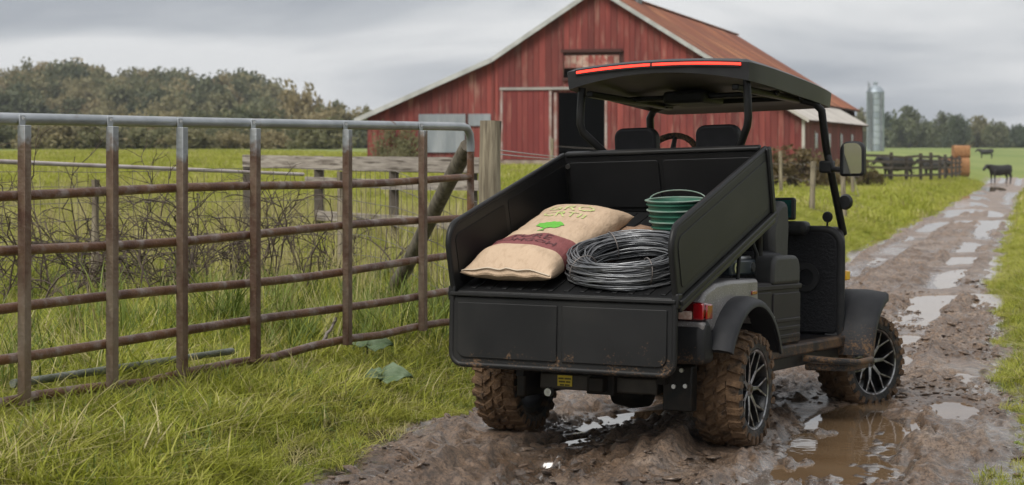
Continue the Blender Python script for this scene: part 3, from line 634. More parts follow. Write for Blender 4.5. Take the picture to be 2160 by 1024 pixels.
strip(-.88, .0-.03, .012, .013, .007, 'light_bar', 'led_red', roof); strip(-.005, .92, .012, .013, .007, 'light_bar', 'led_red', roof)
for y in (1.1, 1.55): G().box(-.46, .46, y-.02, y+.02, 1.815, 1.845).obj('roof_bow', 'black_metal', veh, bevel=.01)
for s in (-1, 1): G().box(s*.42-.02, s*.42+.02, .47, 1.7, 1.803, 1.838).obj('roof_rail', 'black_metal', veh, bevel=.01)
G().box(-.20, .05, 1.0, 1.35, 1.79, 1.86).obj('overhead_console', 'black_plastic', veh, bevel=.02)
# ---- mirrors
for s in (-1, 1):
    mr = empty('side_mirror', veh)
    G().prism(rrect(s*.735-.072, s*.735+.072, 1.375, 1.572, (.02, .02, .05, .05)), 1.60, 1.66, 'y').obj('housing', 'black_plastic', mr, bevel=.012)
    G().prism(rrect(s*.735-.060, s*.735+.060, 1.388, 1.56, (.015, .015, .042, .042)), 1.588, 1.592, 'y', fn=lambda x, y, z: (x, y-(z-1.475)*.05+(x-s*.735)*.10*s, z)).obj('glass', 'mirror_glass', mr)
    G().tube([(s*.555, 1.74, 1.50), (s*.60, 1.70, 1.42), (s*.68, 1.65, 1.41)], .016, 8).obj('arm', 'black_plastic', mr, smooth=60)
    G().box(s*.55-.04, s*.55+.04, 1.70, 1.78, 1.40, 1.47).obj('clamp', 'black_plastic', mr, bevel=.012)
    cl = G().lathe([(0, -.03), (.035, -.03), (.045, 0), (.03, .03), (0, .035)], 14, 'y', (s*.60, 1.96, 1.24)).obj('post_clamp', 'black_plastic', veh, smooth=50)  # small dark clamp on the front post, gives no light
G().lathe([(0, -.02), (.028, -.018), (.032, .0), (.0, .02)], 14, 'y', (.50, 1.93, 1.155)).tube([(.50, 1.93, 1.14), (.49, 1.95, 1.06)], .006, 6).obj('knob', 'black_plastic', veh, smooth=50)

# ---- wheels
TR_R, TW = .292, .240
def tyre_mesh(seed):
    rg = random.Random(seed); g = G(); hw = TW/2
    prof = [(.190, -hw*.80), (.205, -hw*.96), (.235, -hw*1.0), (.262, -hw*.94), (.274, -hw*.78), (.277, 0), (.274, hw*.78), (.262, hw*.94), (.235, hw*1.0), (.205, hw*.96), (.190, hw*.80)]
    n = 96; P = [[(h, (r+rg.uniform(-.0018, .0018))*math.cos(2*math.pi*j/n), (r+rg.uniform(-.0018, .0018))*math.sin(2*math.pi*j/n)) for j in range(n)] for r, h in prof]
    g.grid(P, wrapu=True)
    for f in range(len(g.f)):
        band = f//n
        if band in (0, 1, 2, 7, 8, 9): g.m[f] = 1
    def lug(a0, a1, x0, x1, sk, r0, r1, dr=0):
        vs_ = []
        for r, sh in ((r0, 0), (r1, .12)):
            for x, aa in ((x0, -sk), (x1, sk)):
                for a in (a0+(a1-a0)*sh, a1-(a1-a0)*sh):
                    b = a+aa+rg.uniform(-.006, .006); rr = r+rg.uniform(-.003, .003)-dr*(abs(x) > hw*.9)
                    vs_.append((x+rg.uniform(-.002, .002), rr*math.cos(b), rr*math.sin(b)))
        g.add(vs_, [(0, 1, 3, 2), (4, 6, 7, 5), (0, 4, 5, 1), (2, 3, 7, 6), (0, 2, 6, 4), (1, 5, 7, 3)])
    N = 25; da = 2*math.pi/N
    for i in range(N):
        a = i*da
        for s in (-1, 1):
            o = .5*da*(s > 0); ext = hw*1.03 if i % 2 else hw*.97
            lug(a+o, a+o+da*.60, s*.058, s*ext, s*.02, .262, TR_R-.002, .014)
            lug(a+o+.02, a+o+da*.55, s*hw*.93, s*hw*1.05, 0, .236, .272, .004)
            lug(a+o+da*.30, a+o+da*.86, s*.010, s*.052, -s*.05, .270, TR_R)
    return g.mesh('tyre', ['tyre_mud', 'sidewall'], 40)
TY = [tyre_mesh(3), tyre_mesh(5)]
rim_me = G().lathe([(.196, -.09), (.196, .098), (.202, .104), (.196, .110), (.186, .104), (.178, .08), (.172, -.02), (.165, -.09)], 64, 'x', closed=True).mesh('rim', 'rim_black', 40)
lip_me = G().lathe([(.192, .1030), (.1975, .1085), (.1985, .1125), (.191, .1085)], 64, 'x', closed=True).mesh('rim_lip', 'rim_machined', 40)
back_me = G().lathe([(.004, -.03), (.125, -.03), (.125, -.015), (.004, -.015)], 32, 'x', closed=True).mesh('brake_disc', 'under_metal', 40)
def spoke_mesh():
    g = G()
    def bar(r0, a0, r1, a1, w0, w1, x0, x1):
        p0 = Vector((0, r0*math.cos(a0), r0*math.sin(a0))); p1 = Vector((0, r1*math.cos(a1), r1*math.sin(a1))); t = (p1-p0).normalized(); nn = Vector((0, -t.z, t.y))
        vs_ = []
        for (xa, wsc) in ((-.028, 1.25), (0, 1.0), (.0025, .55)):
            vs_ += [p0+nn*w0*wsc+Vector((x0+xa, 0, 0)), p1+nn*w1*wsc+Vector((x1+xa, 0, 0)), p1-nn*w1*wsc+Vector((x1+xa, 0, 0)), p0-nn*w0*wsc+Vector((x0+xa, 0, 0))]
        o = [(0, 3, 2, 1)]+[(i, (i+1) % 4, 4+(i+1) % 4, 4+i) for i in range(4)]; g.add(vs_[:8], o)
        g.add(vs_[4:], [(i, (i+1) % 4, 4+(i+1) % 4, 4+i) for i in range(4)]+[(4, 5, 6, 7)], 1)
    for s in (-1, 1):
        bar(.034, s*.16, .112, s*.045, .0062, .0050, .078, .088)
        bar(.109, s*.045, .186, s*.235, .0058, .0048, .088, .104)
    return g.mesh('spoke', ['rim_black', 'rim_machined'])
spk = spoke_mesh()
hub_me = G().lathe([(0, .092), (.020, .092), (.026, .088), (.030, .078), (.040, .072), (.044, .03)], 24, 'x').mesh('hub_cap', 'rim_machined', 40)
nut_me = G().lathe([(0, .088), (.006, .088), (.007, .07)], 6, 'x').mesh('lug_nut', 'steel')
for (s, y, steer, ti) in ((1, 0, 0, 0), (-1, 0, 0, 1), (1, WB, 24, 1), (-1, WB, 24, 0)):
    w = empty('wheel', veh, (s*TR, y, .292), (random.uniform(0, 1) if steer == 0 else 0, 0, R(-steer)+(math.pi if s < 0 else 0)))
    w.rotation_euler.x = 0
    link('tyre', TY[ti], w); link('rim', rim_me, w); link('rim_lip', lip_me, w); link('brake_disc', back_me, w); link('hub_cap', hub_me, w)
    a0 = {0: .0, 24: .08}[steer]
    for k in range(7):
        o = link('spoke', spk, w); o.rotation_euler.x = a0+2*math.pi*k/7
        o = link('lug_nut', nut_me, w); an = a0+2*math.pi*(k+.5)/7; o.location = (-.012, .037*math.cos(an), .037*math.sin(an))

# the upper works sit a little higher on the right hand side
for o in list(veh.children)+[c for p in veh.children for c in p.children]:
    if o.type != 'MESH' or o.name.split('.')[0] in ('tyre', 'rim', 'rim_lip', 'spoke', 'lug_nut', 'hub_cap', 'brake_disc') or (o.parent and o.parent.name.startswith('steering')): continue
    n_ = len(o.data.vertices); co = np.empty(n_*3, np.float32); o.data.vertices.foreach_get('co', co); co = co.reshape(-1, 3); co[:, 2] += .034*co[:, 0]*ss(.95, 1.5, co[:, 2]); o.data.vertices.foreach_set('co', co.ravel()); o.data.update()

# ================================================================== load in the bed
SW, SL, ST = .49, 1.02, .205
def sack_surf(u, a):
    """u 0..1 along, a angle round the section"""
    e = min(u, 1-u); fl = min(1, e/.13)**.55; t = ST*(.06+.94*fl)*(1+.05*math.sin(u*9)); w = SW*(1-.06*fl+.02*math.sin(u*7+1))
    c, s_ = math.cos(a), math.sin(a); n = 2/2.6
    x = w/2*math.copysign(abs(c)**n, c); z = t/2*math.copysign(abs(s_)**n, s_)
    z += .013*fbm(np.array(x*11), np.array(u*SL*14), 3, 8)*fl+.006*(1-fl)*math.sin(x*46+2*math.sin(u*30))
    if z < 0: z *= .62
    return (x, u*SL, max(0, z+ST*.31+.004*(1-fl)))
us = [0, .012, .03]+list(np.linspace(.05, .95, 44))+[.97, .988, 1]
NA = 56
sg = G().grid([[tuple(float(q) for q in sack_surf(u, 2*math.pi*k/NA)) for k in range(NA)] for u in us], wrapu=True)
sg.add([sg.v[i] for i in range(NA)], [tuple(range(NA))]); sg.add([sg.v[i] for i in range(len(sg.v)-2*NA, len(sg.v)-NA)], [tuple(range(NA))])
sack = sg.obj('feed_sack', 'sack_paper', smooth=70)
sack.matrix_world = BMAT @ Matrix.Translation((-.315, .045, .008)) @ Matrix.Rotation(R(-1.5), 4, 'Z')
tag(sack, 'full beige paper sack with maroon band and green tree print lying in the truck bed', 'sack')
def sack_top(q, y):
    u = min(.995, max(.005, y/SL)); e = min(u, 1-u); fl = min(1, e/.13)**.55; w = SW*(1-.06*fl+.02*math.sin(u*7+1))/2
    c = max(-.98, min(.98, q/w)); a = math.acos(math.copysign(abs(c)**(2.6/2), c)); p = sack_surf(u, a); return (p[0], p[1], p[2]+.0035)
def print_on_sack(name, me2d, mat):
    bm = bmesh.new(); bm.from_mesh(me2d); bmesh.ops.triangulate(bm, faces=bm.faces); bmesh.ops.subdivide_edges(bm, edges=bm.edges, cuts=2, use_grid_fill=True)
    for v in bm.verts: v.co = Vector([float(t) for t in sack_top(v.co.x, v.co.y)])
    me = bpy.data.meshes.new(name); bm.to_mesh(me); bm.free(); me.materials.append(MATS[mat]); return link(name, me, sack)
def text_mesh(txt, size, cx, cy, sx=1):
    cu = bpy.data.curves.new('lettering', 'FONT'); cu.body = txt; cu.size = size; cu.align_x = 'CENTER'; cu.resolution_u = 2
    o = bpy.data.objects.new('lettering', cu); COL.objects.link(o); dg = bpy.context.evaluated_depsgraph_get(); me = bpy.data.meshes.new_from_object(o.evaluated_get(dg))
    bpy.data.objects.remove(o); 
    for v in me.vertices: v.co = Vector((cx+v.co.x*sx, cy+v.co.y, 0))
    return me
print_on_sack('printed_word', text_mesh('PURE', .085, .0, .298, 1.15), 'print_maroon')
print_on_sack('printed_word', text_mesh('BOMGOH', .072, .0, .225, 1.05), 'print_maroon')
print_on_sack('printed_word', text_mesh('GRO', .105, .0, .765, 1.2), 'print_pale_green')
print_on_sack('printed_word', text_mesh('CRTII', .085, .0, .68, 1.2), 'print_pale_green')
tm = G()
cr = [(.062*(1+.05*math.sin(7*a+.5)+.04*math.sin(12*a))*math.cos(a)*1.15+.0, .535+.060*(1+.05*math.sin(7*a+.5)+.04*math.sin(12*a))*math.sin(a), 0) for a in np.linspace(0, 2*math.pi, 49)[:-1]]
tm.add([(0, .535, 0)]+cr, [(0, 1+i, 1+(i+1) % 48) for i in range(48)])
tm.add([(-.007, .49, 0), (.007, .49, 0), (.006, .44, 0), (.022, .42, 0), (-.022, .42, 0), (-.006, .44, 0)], [(0, 5, 2, 1), (5, 4, 3, 2)])
print_on_sack('printed_tree', tm.mesh('printed_tree', 'print_green'), 'print_green')
g = G(); 
g.tube([(x, .004, sack_surf(.012, math.acos(max(-1, min(1, x/(SW/2)))))[2]+.002) for x in np.linspace(-SW/2*.98, SW/2*.98, 30)], .004, 5); g.obj('stitched_seam', 'seam_thread', sack, smooth=60)
# wire coil
crd = random.Random(11); g = G(); turns = 100; NS = 26
for k in range(turns):
    lay = crd.random(); rr = .185+.105*crd.random()**.8; h = .008+.110*lay
    if rr > .268: h = .02+.085*lay
    tx, ty = crd.gauss(0, .035), crd.gauss(0, .035); ph = crd.uniform(0, 6.28); ex = crd.uniform(-.012, .012)
    pts = []
    for i in range(NS+2):
        a = 2*math.pi*i/NS+ph; r_ = rr+ex*math.cos(2*a)+.004*math.sin(5*a+k)
        pts.append((r_*math.cos(a), r_*math.sin(a), max(.006, h+r_*(tx*math.cos(a)+ty*math.sin(a))+.006*math.sin(3*a+k))))
    g.tube(pts, .0038, 5)
coil = g.obj('wire_coil', 'coil_wire', smooth=80); coil.matrix_world = BMAT @ Matrix.Translation((.218, .37, .006)) @ Matrix.Diagonal((1.1, 1.1, 1, 1))
tag(coil, 'loose coil of grey fencing wire lying beside the sack in the truck bed', 'wire coil')
for a in (.4, 2.3, 4.0, 5.4):
    g = G()
    pts = [((.237+.066*math.cos(b))*math.cos(a+.05*math.sin(b)), (.237+.066*math.cos(b))*math.sin(a), .070+.068*math.sin(b)) for b in np.linspace(0, 2*math.pi, 15)]
    g.tube(pts, .003, 5); g.obj('binding_wire', 'wire', coil, smooth=80)
# green bucket
bk = empty('ribbed_bucket'); bk.matrix_world = BMAT @ Matrix.Translation((.245, .92, .035)) @ Matrix.Rotation(R(-11), 4, 'X') @ Matrix.Diagonal((.93, .93, .80, 1))
prof = [(.118, 0), (.126, .02)]
for k in range(5): z = .035+k*.037; r_ = .130+.006*k; prof += [(r_, z), (r_+.009, z+.004), (r_+.009, z+.010), (r_+.001, z+.014)]
prof += [(.160, .215), (.152, .215), (.146, .19), (.112, .01), (.0, .01)]
G().lathe(prof, 40).obj('pail', 'bucket_green', bk, smooth=40)
G().lathe([(.152, .208), (.168, .210), (.171, .217), (.160, .221), (.150, .217)], 40, closed=True).obj('rim', 'bucket_rim', bk, smooth=50)
for k in (1, 3): z = .035+k*.037; r_ = .130+.006*k; G().lathe([(r_+.006, z+.002), (r_+.014, z+.004), (r_+.014, z+.010), (r_+.006, z+.012)], 40, closed=True).obj('hoop', 'bucket_rim', bk, smooth=50)
G().lathe([(0, .186), (.07, .192), (.145, .182)], 24).obj('soil_fill', 'bucket_soil', bk, smooth=60)
G().tube([(.165*math.cos(a), .03+.04*math.sin(a), .215+.055*math.sin(a)) for a in np.linspace(0, math.pi, 15)], .004, 6).obj('handle', 'bucket_rim', bk, smooth=60)
tag(bk, 'ribbed dark green bucket with wire handle behind the wire coil', 'bucket')
P = [[(-.13+.30*i/10, -.2+.42*j/10, .012+.045*(math.sin(math.pi*i/10)*math.sin(math.pi*j/10))**.5+.008*math.sin(i*2.1+j*1.3)) for i in range(11)] for j in range(11)]
g = G().grid(P); g.grid([[(p[0], p[1], .002) for p in r_] for r_ in P])
fs_ = g.obj('folded_sack', 'burlap', smooth=70); fs_.matrix_world = BMAT @ Matrix.Translation((.02, .84, .004)); tag(fs_, 'brown folded burlap between the full sack and the green bucket', 'burlap sack')

# ================================================================== gate
A = np.array([-2.31, 8.9]); D_ = np.array([2.05, 4.3])/4.763
def gp(s, z, off=0): p = A+D_*s+np.array([D_[1], -D_[0]])*off; return (float(p[0]), float(p[1]), z)
gate = empty('farm_gate', None, gp(2.2, .30)); GI = Matrix.Translation(gate.location).inverted()
tag(gate, 'rusty tubular metal field gate with a shiny galvanised top rail', 'gate')
def gobj(g, name, mat, smooth=50, par=None, bevel=0):
    g.v = [tuple(GI @ Vector(p)) for p in g.v] if par is None else g.v
    return g.obj(name, mat, par or gate, smooth=smooth, bevel=bevel)
S0, S1 = -.72, 4.70
top = [gp(S0, .31), gp(S0, 1.53)]+[gp(S0+.10-.10*math.cos(R(a)), 1.53+.10*math.sin(R(a))) for a in (30, 60, 90)]+[gp(s, 1.63-.002*math.sin(s)) for s in np.linspace(.2, 4.4, 8)]+[gp(S1-.10+.10*math.sin(R(a)), 1.53+.10*math.cos(R(a))) for a in (0, 30, 60, 90)]+[gp(S1, 1.46)]
gobj(G().tube(top, .028, 12), 'top_rail', 'galv')
gobj(G().tube([gp(S1, 1.47), gp(S1, .30)], .0262, 10), 'end_post', 'gate_rust')
for z in (1.28, 1.013, .746, .522, .313):
    gobj(G().tube([gp(s, z+.010*math.sin(s*1.7+z*9)-(.022 if z < .32 else .014)*math.sin(math.pi*(s-S0)/(S1-S0))**2*(.75)+(.010*math.sin(s*5) if z < .32 else 0)) for s in np.linspace(S0+.02, S1-.02, 14)], .0245, 10), 'rail', 'gate_rust')
for s in (-.02, .642, 1.235, 1.933, 2.947, 3.919):
    g = G(); w_ = .024
    for off, sx in ((-.030, 1), ):
        p0 = [gp(s-w_, .29, off+.022), gp(s+w_, .29, off+.022), gp(s+w_, .29, off-.022), gp(s-w_, .29, off-.022)]
        p1 = [gp(s-w_, 1.60, off+.022), gp(s+w_, 1.60, off+.022), gp(s+w_, 1.60, off-.022), gp(s-w_, 1.60, off-.022)]
        g.add([*p0, *p1], [(0, 1, 2, 3), (7, 6, 5, 4), (0, 4, 5, 1), (1, 5, 6, 2), (2, 6, 7, 3), (3, 7, 4, 0)])
    # the camera side of the gate carries the uprights
    g.v = [(p[0]+2*.034*float(D_[1])*0, p[1], p[2]) for p in g.v]
    for i, q in enumerate(g.v):
        c = np.array([q[0], q[1]]); g.v[i] = (float(c[0]+D_[1]*.074), float(c[1]-D_[0]*.074), q[2])
    up = gobj(g, 'upright', 'gate_upright', bevel=.003)
    g = G(); p0 = [gp(s-w_-.001, 1.40, o) for o in (.032, .046)]; 
    b = [gp(s-w_*.9, 1.585, .034), gp(s+w_*.9, 1.585, .034), gp(s+w_*.9, 1.585, .026), gp(s-w_*.9, 1.585, .026)]; t_ = [(x, y, 1.648) for x, y, z in b]
    g.add([*b, *t_], [(0, 1, 2, 3), (7, 6, 5, 4), (0, 4, 5, 1), (1, 5, 6, 2), (2, 6, 7, 3), (3, 7, 4, 0)]); g.v = [tuple(GI @ Vector(p)) for p in g.v]
    g.obj('strap', 'galv', up, bevel=.003)
    g = G()
    for z in (1.645, 1.60): c = Vector(gp(s, z-.012, .036)); g.lathe([(0, -.006), (.008, -.006), (.008, .006)], 8, 'y', tuple(GI @ c))
    g.obj('rivet', 'steel', up)

# ---- timber round the gate
def rough_post(name, p0, p1, r0, r1, mat, label, cat, group=None, n=10, seed=0):
    q = random.Random(seed); k = 8; g = G()
    pts = [Vector(p0).lerp(Vector(p1), i/k)+Vector((q.uniform(-.006, .006), q.uniform(-.006, .006), 0)) for i in range(k+1)]
    g.tube(pts, [(r0+(r1-r0)*i/k)*q.uniform(.95, 1.05) for i in range(k+1)], n)
    base = Vector(p0); g.v = [tuple(Vector(v)-base) for v in g.v]; o = g.obj(name, mat, smooth=45); o.location = base
    if label: tag(o, label, cat, group)
    return o
rough_post('gate_post', (-.165, 13.42, .10), (-.155, 13.42, 1.675), .088, .080, 'post_wood', 'thick weathered round wooden post at the hinge end of the gate', 'post')
rough_post('brace_pole', (-.99, 15.2, .25), (-.325, 13.72, 1.50), .062, .056, 'brace_wood', 'dark wooden pole leaning diagonally against the thick gate post', 'pole', seed=2)
pp = rough_post('rail_pole', (-4.7, 14.6, 1.41), (-2.05, 18.6, 1.215), .021, .017, 'pale_pole', 'pale thin pole running slanted behind the left part of the gate', 'pole', seed=3)
rough_post('loose_pipe', gp(.25, .345, -.25), gp(2.0, .335, -.16), .021, .019, 'old_pipe', 'greenish old pipe lying low in the grass behind the gate', 'pipe', seed=4)
rough_post('broken_stick', (-1.16, 11.55, .30), (-1.07, 11.62, .45), .012, .008, 'board_wood', 'short pale stick standing in the grass under the gate', 'stick', seed=5)
# board fence behind
bfn = empty('board_fence', None, (-2.0, 24.0, gz(-2, 24))); tag(bfn, 'old pale board fence with dark posts behind the gate', 'fence')
bo = Vector(bfn.location)
def fpt(t, z, off=0): return Vector((-3.75+3.35*t, 26.4-4.2*t-off, z))-bo
for t in (0.02, .36, .68, .98): z0 = gz(-3.75+3.35*t, 26.4-4.2*t); p = fpt(t, 0, -.09); G().box(p.x-.06, p.x+.06, p.y-.05, p.y+.05, z0-.2-bo.z, 1.36-bo.z).obj('post', 'dark_rail', bfn, bevel=.01)
for (t0, t1, za, zb, h) in ((0, .50, 1.285, 1.265, .17), (.505, 1.02, 1.262, 1.262, .175), (.30, .62, 1.03, 1.02, .11), (.63, 1.03, 1.01, 1.03, .12), (.35, .98, .58, .56, .13)):
    a, b = fpt(t0, za), fpt(t1, zb); g = G(); vs_ = []
    for p in (a, b):
        for dy in (0, -.028):
            for dz in (-h/2, h/2): vs_.append((p.x, p.y+dy, p.z+dz+random.uniform(-.01, .01)))
    g.add(vs_, [(0, 1, 3, 2), (4, 6, 7, 5), (0, 4, 5, 1), (2, 3, 7, 6), (0, 2, 6, 4), (1, 5, 7, 3)]); g.obj('board', 'board_wood', bfn)
# woven wire fences
def wire_fence(label, pts, h, posts, nh=7, dv=.16, pr=.05, r=.0028, lean=0, seed=1):
    q = random.Random(seed); root = empty('wire_fence', None, (pts[0][0], pts[0][1], gz(*pts[0]))); o = Vector(root.location); tag(root, label, 'fence')
    P2 = [Vector(p) for p in pts]; L = [0]
    for a, b in zip(P2, P2[1:]): L.append(L[-1]+(b-a).length)
    def at(s):
        for i in range(len(P2)-1):
            if s <= L[i+1] or i == len(P2)-2: return P2[i].lerp(P2[i+1], (s-L[i])/(L[i+1]-L[i]))
    for s, ph in posts:
        p = at(s); z = gz(p.x, p.y); k = 6; lx, ly = q.uniform(-.05, .05), q.uniform(-.05, .05)
        G().tube([(p.x-o.x+lx*i/k, p.y-o.y+ly*i/k, z-.2-o.z+(ph+.2)*i/k) for i in range(k+1)], [pr*q.uniform(.85, 1.1) for i in range(k+1)], 8).obj('post', 'post_wood', root, smooth=45)
    g = G(); n = max(8, int(L[-1]/.5))
    for j in range(nh):
        zz = .06+(h-.06)*(j/(nh-1))**.85
        g.tube([(lambda p: (p.x-o.x, p.y-o.y, gz(p.x, p.y)+zz-o.z+.012*math.sin(i*1.3+j)))(at(L[-1]*i/n)) for i in range(n+1)], r, 4)
    g.obj('line_wire', 'wire', root)
    if dv:
        g = G(); s = 0
        while s < L[-1]:
            p = at(s); z = gz(p.x, p.y)-o.z; g.tube([(p.x-o.x, p.y-o.y, z+.06), (p.x-o.x+.01, p.y-o.y, z+h*.5), (p.x-o.x, p.y-o.y, z+h)], r*.8, 4, cap=False); s += dv
        g.obj('stay_wire', 'wire', root)
wire_fence('woven wire stock fence with thin posts behind the gate', [(-7.5, 15.0), (-4.3, 16.2), (-1.6, 17.4), (-.9, 15.4), (-.25, 13.6)], 1.02, [(.3, 1.2), (2.9, 1.0), (4.15, .95), (6.5, 1.0)], seed=3, pr=.035)
wire_fence('wire fence on rough wooden posts in the grass beyond the vehicle', [(1.2, 62), (5.0, 60.5), (8.55, 58.5), (6.25, 39.5), (7.35, 40.2), (12.5, 70)], .95, [(.1, 1.2), (3.9, 1.2), (7.9, 1.35), (27.0, 1.05), (28.2, .95), (45, 1.1)], nh=3, dv=0, pr=.06, r=.006, seed=5)
ws = empty('wire_strands', None, (-.1, 13.5, gz(-.1, 13.5))); tag(ws, 'two pale strands of wire strung from the gate post towards the barn', 'wire')
for dz in (0, -.03):
    g = G(); g.tube([tuple(Vector((-.1, 13.5, 1.47+dz)).lerp(Vector((1.9, 40, 1.31+dz)), t)+Vector((0, 0, -.06*math.sin(math.pi*t)))-ws.location) for t in np.linspace(0, 1, 10)], .004, 5); g.obj('strand', 'galv', ws, smooth=60)

# ---- brambles and weeds behind the gate
def bramble(name, x, y, h, n, spread, label, seed, mat='twig', group=None, cat='shrub', curl=1.0):
    q = random.Random(seed); g = G()
    def cane(p, d, L, r, depth):
        pts = [p]; k = 7
        for i in range(k):
            d = (d+Vector((q.gauss(0, .22*curl), q.gauss(0, .22*curl), q.gauss(-.06, .13)))).normalized(); p = p+d*L/k; pts.append(p)
            if depth < 2 and q.random() < .55: cane(p, (d+Vector((q.gauss(0, .7), q.gauss(0, .7), q.gauss(.1, .4)))).normalized(), L*q.uniform(.3, .6), r*.6, depth+1)
        g.tube(pts, [r*(1-.65*i/k) for i in range(k+1)], 4, cap=False)
    for i in range(n): cane(Vector((q.gauss(0, spread), q.gauss(0, spread), -.03)), Vector((q.gauss(0, .35), q.gauss(0, .35), 1)).normalized(), h*q.uniform(.6, 1.15), .0095, 0)
    o = g.obj(name, mat, smooth=80); o.location = (x, y, gz(x, y)); tag(o, label, cat, group); return o
BR = [(-3.95, 15.0, 'leafless brown bramble at the far left end of the gate'), (-3.35, 14.2, 'bare tangled bramble between the first and second gate uprights'), (-2.95, 15.6, 'thorny leafless bramble behind the second gate upright'), (-2.35, 15.0, 'bare tangled bramble between the second and third gate uprights'), (-2.25, 16.4, 'leafless bramble behind the third gate upright'), (-1.85, 16.9, 'bare bramble behind the fourth gate upright'), (-3.5, 17.2, 'brown thicket of bare canes furthest back on the left'), (-1.35, 17.4, 'thin bare twigs at the end of the pale boards')]
for i, (x, y, lb_) in enumerate(BR): bramble('bramble', x, y, [1.0, .85, 1.0, .85, .95, .8, 1.1, .6][i], [15, 14, 15, 13, 14, 10, 15, 7][i], .36, lb_, 20+i, group='brambles behind the gate')

# ---- big leaves at the verge
def leaf(g, c, L, W, yaw, pitch, cup):
    m = Matrix.Translation(c) @ Matrix.Rotation(yaw, 4, 'Z') @ Matrix.Rotation(pitch, 4, 'X') @ Matrix.Rotation(.75 if yaw < 0 else -.5, 4, 'Y'); P = []
    for j in range(11):
        t = j/10; w = W*math.sin(math.pi*min(1, t**.75*.97+.02))*(1.15-.4*t)
        P.append([tuple(m @ Vector((w*(i-4)/4*(1+.08*math.sin(j*2+i)), L*t, cup*((i-4)/4)**2*W+.02*math.sin(t*3)-.02*t*t+.004*math.sin(i*2.4+j*1.7)-.012*(i == 4)))) for i in range(9)])
    g.grid(P)
for (x, y, lv, lb_) in ((-.76, 10.95, ((.19, .075, -1.75, .10, .25), (.11, .05, .9, .2, .2), (.12, .055, 2.2, .1, .2)), 'large pale green dock leaf at the edge of the mud'), (-.93, 12.15, ((.17, .07, -1.5, .1, .2), (.12, .06, 1.4, .2, .2)), 'smaller grey green dock leaf below the gate')):
    pl = empty('dock_plant', None, (x, y, gz(x, y))); tag(pl, lb_, 'plant', 'dock plants on the verge')
    for (L, W, yaw, pt, cup) in lv:
        g = G(); leaf(g, (0, 0, .11), L, W, yaw, pt, cup); lo = g.obj('leaf', 'leaf_big', pl, smooth=80); sm = lo.modifiers.new('thick', 'SOLIDIFY'); sm.thickness = .003
        G().tube([(0, 0, -.03), (.005, 0, .05), (0, 0, .112)], .006, 5).obj('stalk', 'leaf_big', pl, smooth=80)

# ================================================================== barn
TH = R(16); BAx = Vector((3.62, 80.0, 0)); ex_ = Vector((math.cos(TH), -math.sin(TH), 0)); gx_ = Vector((math.sin(TH), math.cos(TH), 0))
BG = .42
barn = empty('barn', None, (BAx.x, BAx.y, 0), (0, 0, -TH)); tag(barn, 'old red board barn with rusty metal roof and open sliding door', 'barn')
# local frame: x = along the gable, y = depth along the ridge, z = up
APX, BRK, LEV, REV, RMID = (0, 8.11), (-4.61, 5.17), (-10.67, 2.65), (8.9, 2.5), (7.4, 3.49)
def rake(t): 
    if t < BRK[0]: return LEV[1]+(t-LEV[0])*(BRK[1]-LEV[1])/(BRK[0]-LEV[0])
    if t < 0: return BRK[1]+(t-BRK[0])*(APX[1]-BRK[1])/(-BRK[0])
    if t < RMID[0]: return APX[1]+t*(RMID[1]-APX[1])/RMID[0]
    return RMID[1]+(t-RMID[0])*(REV[1]-RMID[1])/(REV[0]-RMID[0])
def gt(px):   # picture column to position along the gable, used once to read the openings off the photograph
    k = (px-1080)/4000; return (k*80-3.62)/(math.cos(TH)+k*math.sin(TH))
def gzz(py, px=1150): t = gt(px); return 1.51-(py-305)/4000*(80-math.sin(TH)*t)
DO = (gt(1176), gt(1276), BG, gzz(196)); HO = (gt(1188), gt(1308), gzz(168, 1250), gzz(108, 1250)); WI = (gt(884), gt(1036), gzz(322, 950), gzz(241, 950))
LEN = 36.0; WL, WR = LEV[0]+.35, REV[0]-.3
gw = empty('gable_wall', barn); q = random.Random(4)
def board_piece(t0, t1, za, zb0, zb1, y, name, mat, par, th=.03):
    g = G(); g.add([(t0, y, za), (t1, y, za), (t1, y, zb1), (t0, y, zb0), (t0, y+th, za), (t1, y+th, za), (t1, y+th, zb1), (t0, y+th, zb0)], [(0, 1, 2, 3), (7, 6, 5, 4), (0, 4, 5, 1), (1, 5, 6, 2), (2, 6, 7, 3), (3, 7, 4, 0)]); return g.obj(name, mat, par)
t = WL
while t < WR-.05:
    w = min(q.uniform(.22, .31), WR-t); t1 = t+w-.018; mid = t+w/2; zb0, zb1 = rake(t)-.06, rake(t1)-.06; yy = q.uniform(-.012, .012)
    zbase = BG+q.uniform(-.02, .10)+ (.55 if -2.2 < mid < DO[0] else .25)
    spans = [(zbase, None)]
    cuts = [o for o in (DO, HO) if o[0]-.05 < mid < o[1]+.05]
    lo_ = zbase
    for o in sorted(cuts, key=lambda o: o[2]):
        if o[2] > lo_+.2: board_piece(t, t1, lo_, o[2], o[2], yy, 'plank', 'barn_red', gw)
        lo_ = o[3]
    board_piece(t, t1, lo_+.0, zb0, zb1, yy, 'plank', 'barn_red', gw); t += w
